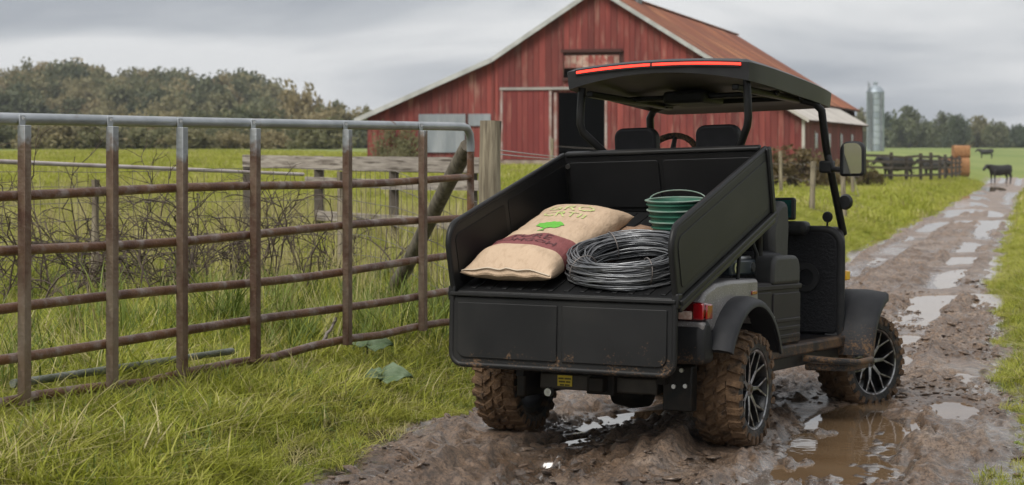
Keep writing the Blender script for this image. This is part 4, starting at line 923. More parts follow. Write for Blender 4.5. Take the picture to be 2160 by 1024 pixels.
# dark backing with openings: strips between them
g = G(); xs_ = sorted([WL, DO[0], DO[1], HO[0], HO[1], BRK[0], 0, RMID[0], WR])
for a, b in zip(xs_, xs_[1:]):
    if b-a < .01: continue
    m = (a+b)/2; lo_ = BG
    for o in [o for o in (DO, HO) if o[0] <= m <= o[1]]:
        if o[2] > lo_+.05: g.add([(a, .06, lo_), (b, .06, lo_), (b, .06, o[2]), (a, .06, o[2])], [(0, 1, 2, 3)])
        lo_ = o[3]
    g.add([(a, .06, lo_), (b, .06, lo_), (b, .06, rake(b)-.08), (a, .06, rake(a)-.08)], [(0, 1, 2, 3)])
g.obj('backing', 'barn_backing', barn)
G().box(WL, DO[0]-.05, -.10, .10, BG-.6, BG+.42).box(DO[1]+.05, WR, -.10, .10, BG-.6, BG+.24).obj('foundation', 'foundation', barn)
# sliding door, track, frame
sd0, sd1 = gt(1058), gt(1164); zd = gzz(191)
sdoor = empty('sliding_door', barn); tt_ = sd0
while tt_ < sd1-.05:
    w = min(.24, sd1-tt_); board_piece(tt_, tt_+w-.014, BG+.45, zd, zd, -.10+q.uniform(-.006, .006), 'plank', 'barn_door', sdoor); tt_ += w
G().box(sd0-.02, sd0+.08, -.13, -.104, BG+.43, zd).box(sd1-.09, sd1+.02, -.13, -.104, BG+.43, zd).obj('door_edge', 'door_edge', sdoor)
G().box(gt(1056), gt(1290), -.16, -.06, zd+.02, zd+.13).obj('door_track', 'barn_track', barn)
G().box(DO[0]-.14, DO[0]-.02, -.05, .06, BG, DO[3]).obj('door_jamb', 'door_edge', barn); G().box(DO[1]+.0, DO[1]+.1, -.05, .06, BG, DO[3]).obj('door_jamb', 'door_edge', barn)
# hay loft hatch
hh = empty('loft_hatch', barn); tt_ = HO[0]+.04
while tt_ < HO[1]-.05:
    w = min(.27, HO[1]-.02-tt_); k = (tt_-HO[0])/(HO[1]-HO[0]); board_piece(tt_, tt_+w-.016, HO[2]+(.5 if k < .45 else .05), HO[3]-.18, HO[3]-.18, .01, 'plank', 'old_hay_door', hh); tt_ += w
G().box(HO[0]-.1, HO[1]+.1, -.07, -.02, HO[3]-.05, HO[3]+.08).obj('hatch_rail', 'barn_backing', hh); G().box(HO[0]+.02, HO[1]-.02, .058, .07, HO[2]+.45, HO[3]).obj('hatch_backing', 'barn_backing', hh)
G().box(HO[0], HO[0]+.9, -.12, .02, HO[2]-.05, HO[2]+.08).obj('hatch_sill', 'barn_backing', hh)
# tin sheets over the windows
tw = empty('tin_patch', barn); tt_ = WI[0]; m_ = gt(986)
while tt_ < WI[1]-.05:
    w = min(.42, WI[1]-tt_); lo_ = WI[2] if tt_ < m_-.1 else gzz(266, 1010); g = G(); n = 8
    P = [[(tt_+w*i/n, -.07-.018*(i % 2), z) for i in range(n+1)] for z in (lo_, WI[3])]; g.grid(P); g.obj('tin_sheet', 'tin', tw); tt_ += w
G().box(m_-.06, m_+.06, -.10, -.06, WI[2], WI[3]).obj('tin_seam', 'barn_backing', tw)
# main corner boards and a vertical trim where the lean-to meets the main gable
for tx in (BRK[0], gt(1184)): G().box(tx-.06, tx+.06, -.05, -.018, BG+.3 if tx == BRK[0] else zd+.2, rake(tx)-.1).obj('trim_board', 'barn_red', barn)
G().box(WR-.02, WR+.1, -.05, .07, BG, rake(WR)-.1).obj('corner_board', 'roof_pale', barn)
# side walls and rear
for x_, zt, nm in ((WR, rake(WR)-.1, 'side_wall'), (WL, rake(WL)-.1, 'side_wall')):
    sw_ = empty(nm, barn); G().box(x_-.05, x_-.02, .07, LEN if x_ < 0 else 25, BG-.3, zt).obj('backing', 'barn_backing', sw_)
    if x_ > 0:
        yy = .1
        while yy < 24.8:
            G().box(x_-.019, x_+.012, yy, yy+.40, BG+.1, zt).obj('plank', 'barn_red', sw_); yy += .425
        for yw in (4.0, 9, 14, 19): 
            wn_ = G().box(x_+.013, x_+.03, yw, yw+1.0, 1.35, 2.0).obj('window', 'window_dark', sw_); G().box(x_+.031, x_+.05, yw-.1, yw+.0, 1.25, 2.1).obj('window_trim', 'roof_pale', sw_)
G().box(WL, RMID[0]-.3, LEN-.1, LEN, BG, 2.4).obj('rear_wall', 'barn_backing', barn)
g = G(); g.add([(WL, LEN-.05, 2.4), (RMID[0]-.3, LEN-.05, 2.4), (RMID[0]-.3, LEN-.05, RMID[1]-.05), (0, LEN-.05, APX[1]-.1), (BRK[0], LEN-.05, BRK[1]-.1), (WL, LEN-.05, rake(WL)-.1)], [tuple(range(6))]); g.obj('rear_gable', 'barn_backing', barn)
# roofs
def slab(p0, p1, y0, y1, th, name, mat, par):
    (t0, z0), (t1, z1) = p0, p1; g = G(); g.add([(t0, y0, z0), (t1, y0, z1), (t1, y1, z1), (t0, y1, z0), (t0, y0, z0-th), (t1, y0, z1-th), (t1, y1, z1-th), (t0, y1, z0-th)], [(0, 1, 2, 3), (7, 6, 5, 4), (0, 4, 5, 1), (1, 5, 6, 2), (2, 6, 7, 3), (3, 7, 4, 0)]); return g.obj(name, mat, par)
rr_ = slab((0, APX[1]), RMID, -.28, LEN+.2, .07, 'roof_slope', 'barn_backing', barn)
rl_ = slab(BRK, (0, APX[1]), -.28, LEN+.2, .08, 'roof_slope', 'tin', barn); slab((LEV[0]-.15, LEV[1]-.06), BRK, -.32, LEN+.2, .08, 'roof_slope', 'tin', barn)
lw_ = slab((RMID[0]-.1, RMID[1]-.07), REV, -.25, 25.5, .05, 'roof_slope', 'barn_backing', barn)
def sheets(p0, p1, y0, y1, w, mat, par):
    (t0, z0), (t1, z1) = p0, p1; nx = -(z1-z0); nzz = (t1-t0); L = math.hypot(nx, nzz); nx /= L; nzz /= L; y = y0; g = G(); prof = []
    for i in range(9): prof.append((w*.985*i/8, .03 if i % 2 else .006))
    P = [[(t0*(1-f)+t1*f+nx*h, yy, z0*(1-f)+z1*f+nzz*h) for yy, h in prof] for f in (0, .5, 1)]; g.grid(P); me = g.mesh('roof_sheet', mat)
    while y < y1-w*.5: o = link('roof_sheet', me, par); o.location = (0, y, random.uniform(0, .012)); y += w
sheets((0, APX[1]), RMID, -.28, LEN+.2, .95, 'roof_rust', rr_); sheets((RMID[0]-.1, RMID[1]-.07), REV, -.25, 25.5, .95, 'roof_pale', lw_)
def fascia(p0, p1, h, name, mat, y=-.30, th=.05): 
    (t0, z0), (t1, z1) = p0, p1; g = G(); g.add([(t0, y, z0+.05), (t1, y, z1+.05), (t1, y, z1-h), (t0, y, z0-h), (t0, y+th, z0+.05), (t1, y+th, z1+.05), (t1, y+th, z1-h), (t0, y+th, z0-h)], [(0, 1, 2, 3), (7, 6, 5, 4), (0, 4, 5, 1), (1, 5, 6, 2), (2, 6, 7, 3), (3, 7, 4, 0)]); g.obj(name, mat, barn)
fascia(BRK, (-.02, APX[1]), .17, 'rake_board', 'barn_trim', -.335); fascia((LEV[0]-.15, LEV[1]-.06), (BRK[0]-.01, BRK[1]-.005), .17, 'rake_board', 'barn_trim', -.375); fascia((.02, APX[1]), (RMID[0], RMID[1]), .15, 'rake_board', 'barn_trim', -.335); fascia((RMID[0]+.01, RMID[1]-.1), REV, .10, 'rake_board', 'roof_pale', -.305)
G().box(-.16, .16, -.3, LEN+.2, APX[1]+.012, APX[1]+.07).obj('ridge_cap', 'roof_rust', barn)
vt = G().box(-.35, .35, 6.5, 7.3, APX[1]-.2, APX[1]+.75).obj('roof_vent', 'silo_dark', barn, bevel=.03); G().box(-.45, .45, 6.4, 7.4, APX[1]+.76, APX[1]+.86).obj('vent_cap', 'tin', vt)
# floor and partition inside, coloured near black as shade behind the open door
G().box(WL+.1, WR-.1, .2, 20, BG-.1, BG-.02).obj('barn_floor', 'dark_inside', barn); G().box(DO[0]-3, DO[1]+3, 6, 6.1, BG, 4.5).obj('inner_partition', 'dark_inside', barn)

# ================================================================== silo
SX, SY = (1846.5-1080)/4000*260, 260; sz = gz(SX, SY)
silo = empty('grain_silo', None, (SX, SY, sz)); tag(silo, 'tall galvanised ribbed silo standing beyond the barn', 'silo')
for k in range(9): h0 = k*.90; G().lathe([(1.18, h0), (1.205, h0+.1), (1.18, h0+.2), (1.205, h0+.3), (1.18, h0+.4), (1.205, h0+.5), (1.18, h0+.6), (1.205, h0+.7), (1.18, h0+.8), (1.22, h0+.85), (1.22, h0+.90)], 28).obj('ring', 'silo_metal', silo, smooth=40)
G().lathe([(1.28, 8.08), (1.05, 8.45), (.65, 8.85), (.25, 9.05), (.22, 9.25), (.32, 9.27), (.30, 9.5), (0, 9.6)], 28).obj('dome', 'silo_metal', silo, smooth=35)
for s in (-.75, .6): G().box(s-.07, s+.07, -1.3, -1.18+.25*abs(s), .1, 7.9).obj('stave', 'silo_dark', silo)
g = G().tube([(-1.12, -.75, .3), (-1.12, -.75, 9.6)], .05, 6); g.tube([(-.95, -1.0, .3), (-.95, -1.0, 9.3)], .04, 6)
for k in range(28): g.tube([(-1.12, -.75, .6+k*.32), (-.95, -1.0, .6+k*.32)], .025, 4)
g.obj('ladder', 'silo_dark', silo)

# ================================================================== right hand timber fence, bales, cattle
tf = empty('timber_fence', None, (19, 95, gz(19, 95))); tag(tf, 'dark timber post and rail fence left of the track', 'fence'); to = Vector(tf.location)
TP = [(16.9, 93.5), (18.9, 94.5), (19.75, 95.0), (20.6, 95.6), (21.25, 96.2), (23.0, 102), (24.9, 109), (26.9, 116), (28.9, 123.5), (30.9, 131), (33.0, 139)]
for i, (x, y) in enumerate(TP):
    z = gz(x, y)-to.z; G().box(x-to.x-.075, x-to.x+.075, y-to.y-.07, y-to.y+.07, z-.3, z+1.42+.1*math.sin(i*2.2)).obj('post', 'dark_rail', tf)
    if i:
        x0, y0 = TP[i-1]; z0 = gz(x0, y0)-to.z
        for h in (.35, .72, 1.02, 1.28):
            g = G(); vs_ = []
            for (a, b, c) in ((x0-to.x, y0-to.y, z0+h), (x-to.x, y-to.y, z+h+.04*math.sin(i*3+h*9))):
                for dy in (-.12, -.078):
                    for dz in (-.06, .06): vs_.append((a, b+dy, c+dz))
            g.add(vs_, [(0, 1, 3, 2), (4, 6, 7, 5), (0, 4, 5, 1), (2, 3, 7, 6), (0, 2, 6, 4), (1, 5, 7, 3)]); g.obj('rail', 'dark_rail', tf)
for (x, y, z, L, lb_) in ((32.0, 137, 0, 1.85, 'lower wider orange hay bale behind the timber fence'), (32.45, 137.1, 1.36, 1.15, 'upper small orange hay bale resting on the wider one')):
    g = G(); n = 22; q = random.Random(int(x*10)); w_ = .70 if z == 0 else .47
    P = [[(-L/2+L*i/8, (w_+q.uniform(-.02, .02))*math.copysign(abs(math.cos(a))**.6, math.cos(a)), w_+(w_+q.uniform(-.02, .02))*math.copysign(abs(math.sin(a))**.6, math.sin(a))) for a in np.linspace(0, 2*math.pi, n+1)[:-1]] for i in range(9)]
    g.grid(P, wrapu=True); g.add(P[0], [tuple(range(n))]); g.add(P[-1], [tuple(range(n))]); o = g.obj('hay_bale', 'hay', smooth=50); o.location = (x, y, gz(x, y)-.05+z); tag(o, lb_, 'hay bale', 'hay bales')
def cow_mesh():
    g = G(); 
    def ell(path, rad, n=12):   # rad: (half width y, half height z)
        P = [[(x, y+ry*math.cos(a), z+rz*math.sin(a)) for a in np.linspace(0, 2*math.pi, n+1)[:-1]] for (x, y, z), (ry, rz) in zip(path, rad)]
        g.grid(P, wrapu=True); g.add(P[0], [tuple(range(n))]); g.add(P[-1], [tuple(range(n))])
    ell([(-.98, 0, 1.10), (-.93, 0, 1.06), (-.75, 0, 1.03), (-.45, 0, .97), (0, 0, .93), (.40, 0, .95), (.68, 0, 1.0), (.85, 0, 1.08)], [(.10, .14), (.20, .24), (.27, .32), (.31, .35), (.34, .37), (.30, .37), (.22, .34), (.15, .24)])
    ell([(.72, 0, 1.10), (.95, 0, 1.17), (1.10, 0, 1.20)], [(.16, .27), (.12, .19), (.10, .15)])
    def hd(pts, rs): g.tube(pts, rs, 10)
    hd([(1.02, 0, 1.26), (1.16, 0, 1.24), (1.30, 0, 1.12), (1.44, 0, .98), (1.48, 0, .94)], [.12, .135, .11, .085, .06])
    for s in (-1, 1):
        g.tube([(1.08, s*.10, 1.28), (1.06, s*.20, 1.27), (1.05, s*.27, 1.23)], [.03, .05, .02], 6)
        g.tube([(.60, s*.15, .95), (.62, s*.17, .70), (.60, s*.17, .42), (.61, s*.17, .12), (.63, s*.17, 0)], [.15, .095, .060, .048, .062], 8)
        g.tube([(-.72, s*.17, 1.02), (-.66, s*.19, .74), (-.80, s*.19, .46), (-.74, s*.19, .12), (-.72, s*.19, 0)], [.20, .135, .07, .050, .064], 8)
    g.tube([(-.97, 0, 1.18), (-1.05, 0, 1.0), (-1.06, .01, .6), (-1.05, 0, .45)], [.035, .028, .025, .045], 6)
    me = g.mesh('cow_rough', 'cow_black'); o = bpy.data.objects.new('cow_rough', me); COL.objects.link(o)
    m = o.modifiers.new('r', 'REMESH'); m.mode = 'VOXEL'; m.voxel_size = .035; m.use_smooth_shade = True; m2 = o.modifiers.new('s', 'SMOOTH'); m2.factor = .5; m2.iterations = 4
    dg = bpy.context.evaluated_depsgraph_get(); out = bpy.data.meshes.new_from_object(o.evaluated_get(dg)); bpy.data.objects.remove(o); out.name = 'cow'; out.materials.clear(); out.materials.append(MATS['cow_black']); return out
CM = cow_mesh()
def cow(x, y, rz, sc, lb_):
    o = link('cow', CM); o.location = (x, y, (gz(x, y) if abs(x-road_c(y)) > 2.2 else float(mud_z(x, y)))-.03); o.rotation_euler.z = rz; o.scale = (sc,)*3; tag(o, lb_, 'cow', 'black cattle'); return o
cow(32.55, 126.5, R(207), .98, 'black cow standing sideways across the muddy track')
cow(20.6, 101.5, R(200), 1.0, 'black cow behind the near end of the timber fence')
cow(27.0, 121, R(155), .95, 'black cow half hidden behind the rails beside the hay bales')
cow(65.0, 260, R(178), 1.0, 'small far black cow on the field above the cow on the track')

# ================================================================== trees
def crown_mesh(name, mat, seed, rx, rz, nclump, nleaf, ls, base=.0):
    q = np.random.default_rng(seed); V = []; 
    cl = q.normal(size=(nclump, 3)); cl /= np.linalg.norm(cl, axis=1)[:, None]; cl *= (q.random((nclump, 1))**.45); cl[:, 2] = np.abs(cl[:, 2])*1.0-.25*q.random(nclump)
    cs = .20+.22*q.random(nclump)
    ctr = np.repeat(cl, nleaf, 0); d = q.normal(size=(len(ctr), 3)); d /= np.linalg.norm(d, axis=1)[:, None]; d *= (q.random((len(ctr), 1))**.4)
    P = ctr+d*np.repeat(cs, nleaf)[:, None]; P = P*np.array([rx, rx, rz])+np.array([0, 0, base])
    n = len(P); a = q.normal(size=(n, 3)); a /= np.linalg.norm(a, axis=1)[:, None]; b = np.cross(a, q.normal(size=(n, 3))); b /= np.linalg.norm(b, axis=1)[:, None]; s = ls*(.6+.8*q.random((n, 1)))
    Q = np.stack([P-a*s, P+b*s*.55, P+a*s, P-b*s*.55], 1).reshape(-1, 3)
    me = np_mesh(name, Q, np.arange(4*n).reshape(n, 4), mat, False); return me
CR = [crown_mesh('crown', 'tree_leaf', 50+i, 1.0, 1.0, 46, 70, .075) for i in range(4)]
WR_ = [crown_mesh('wood_crown', 'wood_leaf', 60+i, 1.0, 1.0, 40, 60, .085) for i in range(5)]
BU = [crown_mesh('bush', 'bush_leaf', 70+i, 1.0, 1.0, 30, 50, .07) for i in range(2)]
def trunk_mesh(seed):
    q = random.Random(seed); g = G(); g.tube([(0, 0, -.05), (.02, 0, .3), (-.01, .02, .6), (.02, 0, 1.0)], [.035, .028, .02, .008], 7)
    for k in range(7): z = .3+.08*k; a = q.uniform(0, 6.28); g.tube([(0, 0, z), (.16*math.cos(a), .16*math.sin(a), z+.14), (.30*math.cos(a), .30*math.sin(a), z+.24)], [.014, .009, .004], 5)
    return g.mesh('trunk', 'bark', 60)
TK = [trunk_mesh(i) for i in range(3)]
def tree(x, y, h, w, lb_, seed, kind='tree', mesh=None, group='trees on the far side of the field', lift=.22):
    o = empty(kind, None, (x, y, gz(x, y)-.1)); tag(o, lb_, 'tree', group); c = link('crown', mesh or CR[seed % 4], o); c.location = (0, 0, h*(lift+.18)); c.scale = (w/2, w/2, h*(.80-lift)*.86); c.rotation_euler.z = seed*1.7
    t = link('trunk', TK[seed % 3], o); t.scale = (h*.9, h*.9, h*.85); return o
RT = [(1818, 240, 46), (1872, 246, 60), (1918, 234, 78), (1952, 262, 55), (1995, 246, 62), (2022, 250, 50), (2062, 252, 66), (2098, 262, 56), (2128, 272, 52), (2155, 268, 58), (2188, 262, 62), (2225, 255, 70)]
LB = ['tree just left of the silo', 'tree just right of the silo', 'tallest broad tree right of the silo', 'low tree right of the tallest one', 'tree left of the gap in the far tree line', 'slim tree at the gap in the far tree line', 'broad tree above the hay bales', 'tree above the grazing cow', 'low tree above the cow on the track', 'tree at the right edge of the far tree line', 'tree just past the right edge of the far tree line', 'last tree of the far line on the right']
for i, (px, py, wpx) in enumerate(RT):
    Y = 470+(i*37) % 60; X = (px-1080)/4000*Y; z = gz(X, Y); h = 1.51+(305-py)/4000*Y-z; tree(X, Y, h*1.32, wpx/4000*Y*1.15, 'dark green '+LB[i], i, lift=.10)
LT = [(622, 195, 95), (672, 205, 70), (715, 222, 60), (752, 242, 40), (775, 232, 34)]
LL = ['tall rounded olive tree at the foot of the hill', 'olive tree right of the tall rounded one', 'small olive tree close to the barn', 'low dark tree touching the barn eave', 'thin tree top behind the barn eave']
for i, (px, py, wpx) in enumerate(LT):
    Y = 300+i*9; X = (px-1080)/4000*Y; z = gz(X, Y); tree(X, Y, (1.51+(305-py)/4000*Y-z)*1.25, wpx/4000*Y*1.2, LL[i], i+3, mesh=WR_[i % 5], group='trees between hill and barn', lift=.02)

# ---- instanced masses (stuff)
def instancer(name, protos, P, rot, scl, idx, label=None, kind='stuff', cat=None):
    pc = bpy.data.collections.new(name+'_source')
    for me in protos: pc.objects.link(bpy.data.objects.new(name+'_piece', me))
    me = bpy.data.meshes.new(name); me.vertices.add(len(P)); me.vertices.foreach_set('co', np.asarray(P, np.float32).ravel())
    for nm, ty, arr, key in (('rot', 'FLOAT_VECTOR', rot, 'vector'), ('scl', 'FLOAT_VECTOR', scl, 'vector'), ('idx', 'INT', idx, 'value')):
        at = me.attributes.new(nm, ty, 'POINT'); at.data.foreach_set(key, np.asarray(arr, np.int32 if ty == 'INT' else np.float32).ravel())
    o = link(name, me); o['kind'] = kind
    if label: o['label'] = label; o['category'] = cat
    ng = bpy.data.node_groups.new(name, 'GeometryNodeTree'); ng.interface.new_socket('Geometry', in_out='INPUT', socket_type='NodeSocketGeometry'); ng.interface.new_socket('Geometry', in_out='OUTPUT', socket_type='NodeSocketGeometry')
    nd = ng.nodes; gi = nd.new('NodeGroupInput'); go = nd.new('NodeGroupOutput'); ip = nd.new('GeometryNodeInstanceOnPoints'); ci = nd.new('GeometryNodeCollectionInfo')
    ci.inputs['Collection'].default_value = pc; ci.inputs['Separate Children'].default_value = True; ci.inputs['Reset Children'].default_value = True; ip.inputs['Pick Instance'].default_value = True
    def na(nm, dt): n = nd.new('GeometryNodeInputNamedAttribute'); n.data_type = dt; n.inputs['Name'].default_value = nm; return n.outputs[0]
    ng.links.new(gi.outputs[0], ip.inputs['Points']); ng.links.new(ci.outputs[0], ip.inputs['Instance']); ng.links.new(na('idx', 'INT'), ip.inputs['Instance Index'])
    er = nd.new('FunctionNodeEulerToRotation'); ng.links.new(na('rot', 'FLOAT_VECTOR'), er.inputs[0]); ng.links.new(er.outputs[0], ip.inputs['Rotation']); ng.links.new(na('scl', 'FLOAT_VECTOR'), ip.inputs['Scale']); ng.links.new(ip.outputs[0], go.inputs[0])
    md = o.modifiers.new('scatter', 'NODES'); md.node_group = ng; return o
# wooded hill and the hedge line at its foot
P, S_ = [], []
for _ in range(1100):
    X = rng.uniform(-330, -20); Y = rng.uniform(420, 600)
    if X/Y > -.128+.015*rng.random(): continue
    h = rng.uniform(6.0, 12.5); w_ = h*rng.uniform(.42, .7); P.append((X, Y, float(base_z(X, Y))+h*.22)); S_.append((w_, w_, h*.62))
for _ in range(260):
    Y = rng.uniform(285, 330); X = rng.uniform(-.36, -.075)*Y
    h = rng.uniform(3.5, 8.0)*(1 if X/Y > -.2 else .8); P.append((X, Y, float(base_z(X, Y))+h*.18)); S_.append((h*.6, h*.6, h*.6))
for _ in range(70):
    Y = rng.uniform(190, 215); X = rng.uniform(-.34, -.09)*Y; h = rng.uniform(2.2, 4.2)
    if rng.random() < .6 and -.17 < X/Y < -.12: continue
    P.append((X, Y, float(base_z(X, Y))+h*.15)); S_.append((h*.8, h*.8, h*.55))
n = len(P); instancer('woodland', WR_, P, np.stack([np.zeros(n), np.zeros(n), rng.random(n)*6.28], 1), S_, rng.integers(0, 5, n), 'autumn woodland covering the low hill on the left', cat='woodland')
P, S_ = [], []
for _ in range(420):
    Y = rng.uniform(520, 600); X = rng.uniform(.165, .36)*Y; h = rng.uniform(3.0, 6.0)*(1.0 if X/Y < .24 else .75); P.append((X, Y, float(base_z(X, Y))+h*.1)); S_.append((h*.8, h*.8, h*.6))
n = len(P); instancer('hedgerow', CR, P, np.stack([np.zeros(n), np.zeros(n), rng.random(n)*6.28], 1), S_, rng.integers(0, 4, n), 'dark hedgerow below the trees on the right horizon', cat='hedge')
# bushes by the barn
for (x, y, r_, h, lb_, i) in ((10.2, 69, 1.5, 1.25, 'brown leafy bush in front of the barn corner', 0), (8.3, 68, 1.2, .75, 'low brown bush left of the barn corner bush', 1), (11.9, 71, .9, .9, 'small brown bush behind the side mirror', 0), (13.6, 73, .8, 1.0, 'yellowish weeds beside the silo', 1)):
    o = empty('bush', None, (x, y, gz(x, y))); tag(o, lb_, 'bush', 'bushes near the barn'); c = link('foliage', BU[i], o); c.scale = (r_, r_*.8, h); c.location.z = h*.25; c.rotation_euler.z = x
    g = G()
    for k in range(6): a = k*1.05; g.tube([(0, 0, -.1), (.3*r_*math.cos(a), .3*r_*math.sin(a), h*.6)], .025, 5)
    g.obj('stem', 'twig', o)
vi = link('wall_vine', crown_mesh('wall_vine', 'wood_leaf', 81, 1.0, 1.0, 40, 60, .05)); vi.location = tuple(BAx+ex_*(gt(836))-gx_*.35+Vector((0, 0, .9))); vi.scale = (1.25, .30, 1.55); vi.rotation_euler.z = -TH; tag(vi, 'dry climbing vine covering the low left end of the barn wall', 'vine')

# ================================================================== grass
def tuft_mesh(name, mat, seed, n, h, spread, w, bend):
    q = np.random.default_rng(seed); V = []; F = []
    for i in range(n):
        r_ = spread*math.sqrt(q.random()); a = q.random()*6.28; x, y = r_*math.cos(a), r_*math.sin(a); yaw = q.random()*6.28; L = h*(.45+.75*q.random()); b = bend*(.3+1.2*q.random()); dx_, dy_ = math.cos(yaw), math.sin(yaw); ww = w*(.6+.7*q.random()); sx, sy = -dy_*ww/2, dx_*ww/2
        o = len(V)
        for t, k in ((0, .9), (.4, 1), (.75, .7)): hx = b*L*t*t; zz = L*t*(1-.35*b*t); V += [(x+dx_*hx-sx*k, y+dy_*hx-sy*k, zz-.01), (x+dx_*hx+sx*k, y+dy_*hx+sy*k, zz-.01)]
        V.append((x+dx_*b*L, y+dy_*b*L, L*(1-.35*b))); F += [(o, o+1, o+3, o+2), (o+2, o+3, o+5, o+4), (o+4, o+5, o+6, o+6)]
    me = bpy.data.meshes.new(name); me.from_pydata(V, [], [f if f[2] != f[3] else f[:3] for f in F]); me.materials.append(MATS[mat]); me.polygons.foreach_set('use_smooth', [True]*len(me.polygons)); return me
def weed_mesh(seed):
    q = np.random.default_rng(seed); g = G()
    for i in range(9):
        a = q.random()*6.28; L = .025+.03*q.random(); w = L*.34; up = .3+.8*q.random(); d = Vector((math.cos(a), math.sin(a), up)).normalized(); sd_ = Vector((-math.sin(a), math.cos(a), 0)); P = []
        for t in (0, .35, .7, 1): c = d*L*t*1.4-Vector((0, 0, .035*t*t)); ww = w*math.sin(math.pi*(.12+.80*t)); P.append([tuple(c-sd_*ww), tuple(c-Vector((0, 0, .004))), tuple(c+sd_*ww)])
        g.grid(P)
    return g.mesh('weed', 'blade_dark', 80)
TUF = [tuft_mesh('tuft', 'blade', i, 30, .105, .07, .0042, 1.25) for i in range(4)]+[tuft_mesh('tuft', 'blade_dark', 9, 26, .10, .07, .005, 1.0), tuft_mesh('tuft', 'blade_dry', 10, 12, .13, .07, .0032, 1.5), weed_mesh(3), weed_mesh(4)]
TALL = [tuft_mesh('tall_tuft', 'blade_dark', 20+i, 26, .42, .09, .008, .55) for i in range(2)]+[tuft_mesh('tall_tuft', 'blade', 24, 22, .36, .09, .007, .6), tuft_mesh('tall_tuft', 'blade_dry', 25, 14, .48, .09, .005, .5)]
FARG = [tuft_mesh('far_tuft', 'blade', 30+i, 34, .095, .26, .011, .8) for i in range(3)]+[tuft_mesh('far_tuft', 'blade_dry', 35, 12, .11, .22, .014, .8)]
def scatter(n, xr, yr, keep):
    X = rng.uniform(*xr, n); Y = rng.uniform(*yr, n); k = keep(X, Y); return X[k], Y[k]
def edge_of(X, Y): return np.abs(X-road_c(Y))-road_hw(Y)+.30*fbm(X*1.3, Y*1.3, 3, 15)
def build_grass(name, protos, X, Y, smin, smax, wts, label, hs=None):
    n = len(X); Z = np.maximum(base_z(X, Y), -9); s = rng.uniform(smin, smax, n)*(.45+.55*vn(X*.9, Y*.9, 51)+.65*vn(X*3.2, Y*3.2, 52)); e = edge_of(X, Y); s = s*(.45+.55*ss(0, .5, e))
    if hs is not None: s = s*hs
    rot = np.stack([rng.normal(0, .12, n), rng.normal(0, .12, n), rng.random(n)*6.28], 1)
    idx = rng.choice(len(protos), n, p=np.array(wts)/sum(wts)); instancer(name, protos, np.stack([X, Y, Z-.005], 1), rot, np.stack([s*rng.uniform(.9, 1.3, n), s*rng.uniform(.9, 1.3, n), s], 1), idx, label, cat='grass')
a1 = scatter(19000, (-5.2, 2.5), (7.4, 15.5), lambda X, Y: (edge_of(X, Y) > -.03) & (X < road_c(Y)))
a2 = scatter(15000, (1.8, 8.5), (7.4, 24), lambda X, Y: (edge_of(X, Y) > -.03) & (X > road_c(Y)))
build_grass('near_grass', TUF, np.concatenate([a1[0], a2[0]]), np.concatenate([a1[1], a2[1]]), (.75), 1.5, [.19, .19, .19, .19, .08, .15, .05, .05], 'lush green grass on the near verges')
b1 = scatter(75000, (-12, 12), (15, 42), lambda X, Y: (edge_of(X, Y) > -.03) & (np.abs(X) < .31*Y+2.5) & (np.hypot(X+.17, Y-13.4) > .3))
build_grass('field_grass', TUF[:4]+[TUF[5]], b1[0], b1[1], .7, 1.15, [.22, .22, .22, .22, .12], 'field grass behind the gate and along the track')
c1 = scatter(90000, (-30, 42), (40, 130), lambda X, Y: (edge_of(X, Y) > -.03) & (np.abs(X) < .31*Y+3) & ~((((X-3.6)*math.cos(TH)-(Y-80)*math.sin(TH)) > WL) & (((X-3.6)*math.cos(TH)-(Y-80)*math.sin(TH)) < WR) & (((X-3.6)*math.sin(TH)+(Y-80)*math.cos(TH)) > 0)))
build_grass('pasture_grass', FARG, c1[0], c1[1], .8, 1.5, [.29, .29, .29, .13], 'distant pasture grass round the barn')
d1 = scatter(520, (-4.4, .4), (9.3, 17.5), lambda X, Y: ((X-A[0])*D_[1]-(Y-A[1])*D_[0] < -.15) & (edge_of(X, Y) > .35) & (vn(X*.8, Y*.8, 61) > .42))
d2 = scatter(420, (-2.2, .2), (12.2, 15), lambda X, Y: ((X-A[0])*D_[1]-(Y-A[1])*D_[0] < -.15) & (edge_of(X, Y) > .35))
build_grass('tall_grass', TALL, np.concatenate([d1[0], d2[0]]), np.concatenate([d1[1], d2[1]]), .40, .85, [.25, .2, .3, .25], 'tall rank weeds and grass behind the gate')
e1 = scatter(5200, (-13, .2), (14.5, 42), lambda X, Y: ((X-A[0])*D_[1]-(Y-A[1])*D_[0] < -.3) & (edge_of(X, Y) > .6) & (vn(X*.45, Y*.3, 63) > .42) & (np.abs(X) < .3*Y+1))
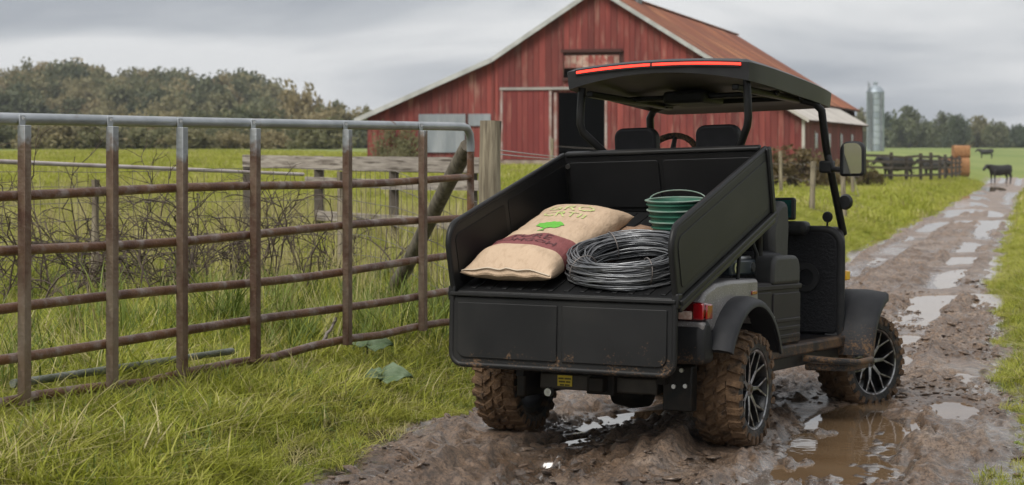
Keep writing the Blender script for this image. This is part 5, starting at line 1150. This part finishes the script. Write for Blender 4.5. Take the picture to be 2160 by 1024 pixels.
build_grass('dry_grass', [TALL[3], TALL[2]], e1[0], e1[1], .55, 1.0, [.72, .28], 'straw coloured dry grass in the rough field behind the gate')
# mud clods on the track
cg = []
for i in range(3):
    g = G(); q = random.Random(90+i); 
    P = [[(math.sin(b)*math.cos(a)*q.uniform(.75, 1.15), math.sin(b)*math.sin(a)*q.uniform(.75, 1.15), math.cos(b)*.7*q.uniform(.8, 1.1)) for a in np.linspace(0, 2*math.pi, 9)[:-1]] for b in np.linspace(.15, 3.0, 6)]
    g.grid(P, wrapu=True); cg.append(g.mesh('clod', 'mud', 80))
X = rng.uniform(-1.6, 6.5, 26000); Y = rng.uniform(7.6, 24, 26000); k = (edge_of(X, Y) < .05) & (vn(X*1.3, Y*1.0, 71) > .40); X, Y = X[k], Y[k]; n = len(X); Z = mud_z(X, Y); s = .007+.026*rng.random(n)**3
lv = np.full(n, -9.)
for (x0, y0, w_, l_, tn, l0) in PUD: lv = np.where(np.hypot((X-x0)/max(w_, .2), (Y-y0)/l_) < 1.2, np.maximum(lv, l0), lv)
k = Z > lv; X, Y, Z, s = X[k], Y[k], Z[k], s[k]; n = len(X)
instancer('mud_clods', cg, np.stack([X, Y, Z+s*.2], 1), np.stack([rng.normal(0, .25, n), rng.normal(0, .25, n), rng.random(n)*6.28], 1), np.stack([s*rng.uniform(.8, 1.8, n), s, s*.55], 1), rng.integers(0, 3, n), 'loose clods of mud scattered on the track', cat='mud')

# ================================================================== air
hz = G().box(-700, 900, -60, 1500, -6, 70).obj('haze', 'ground'); hz['kind'] = 'stuff'
hm = bpy.data.materials.new('haze'); hm.use_nodes = True; ht = hm.node_tree; ht.nodes.clear(); pv = ht.nodes.new('ShaderNodeVolumePrincipled'); pv.inputs['Color'].default_value = (.86, .90, .95, 1); pv.inputs['Density'].default_value = .00022; pv.inputs['Anisotropy'].default_value = .2
ht.links.new(pv.outputs[0], ht.nodes.new('ShaderNodeOutputMaterial').inputs['Volume']); hz.data.materials.clear(); hz.data.materials.append(hm)
hz['label'] = 'faint pale haze in the distance'; hz['category'] = 'haze'
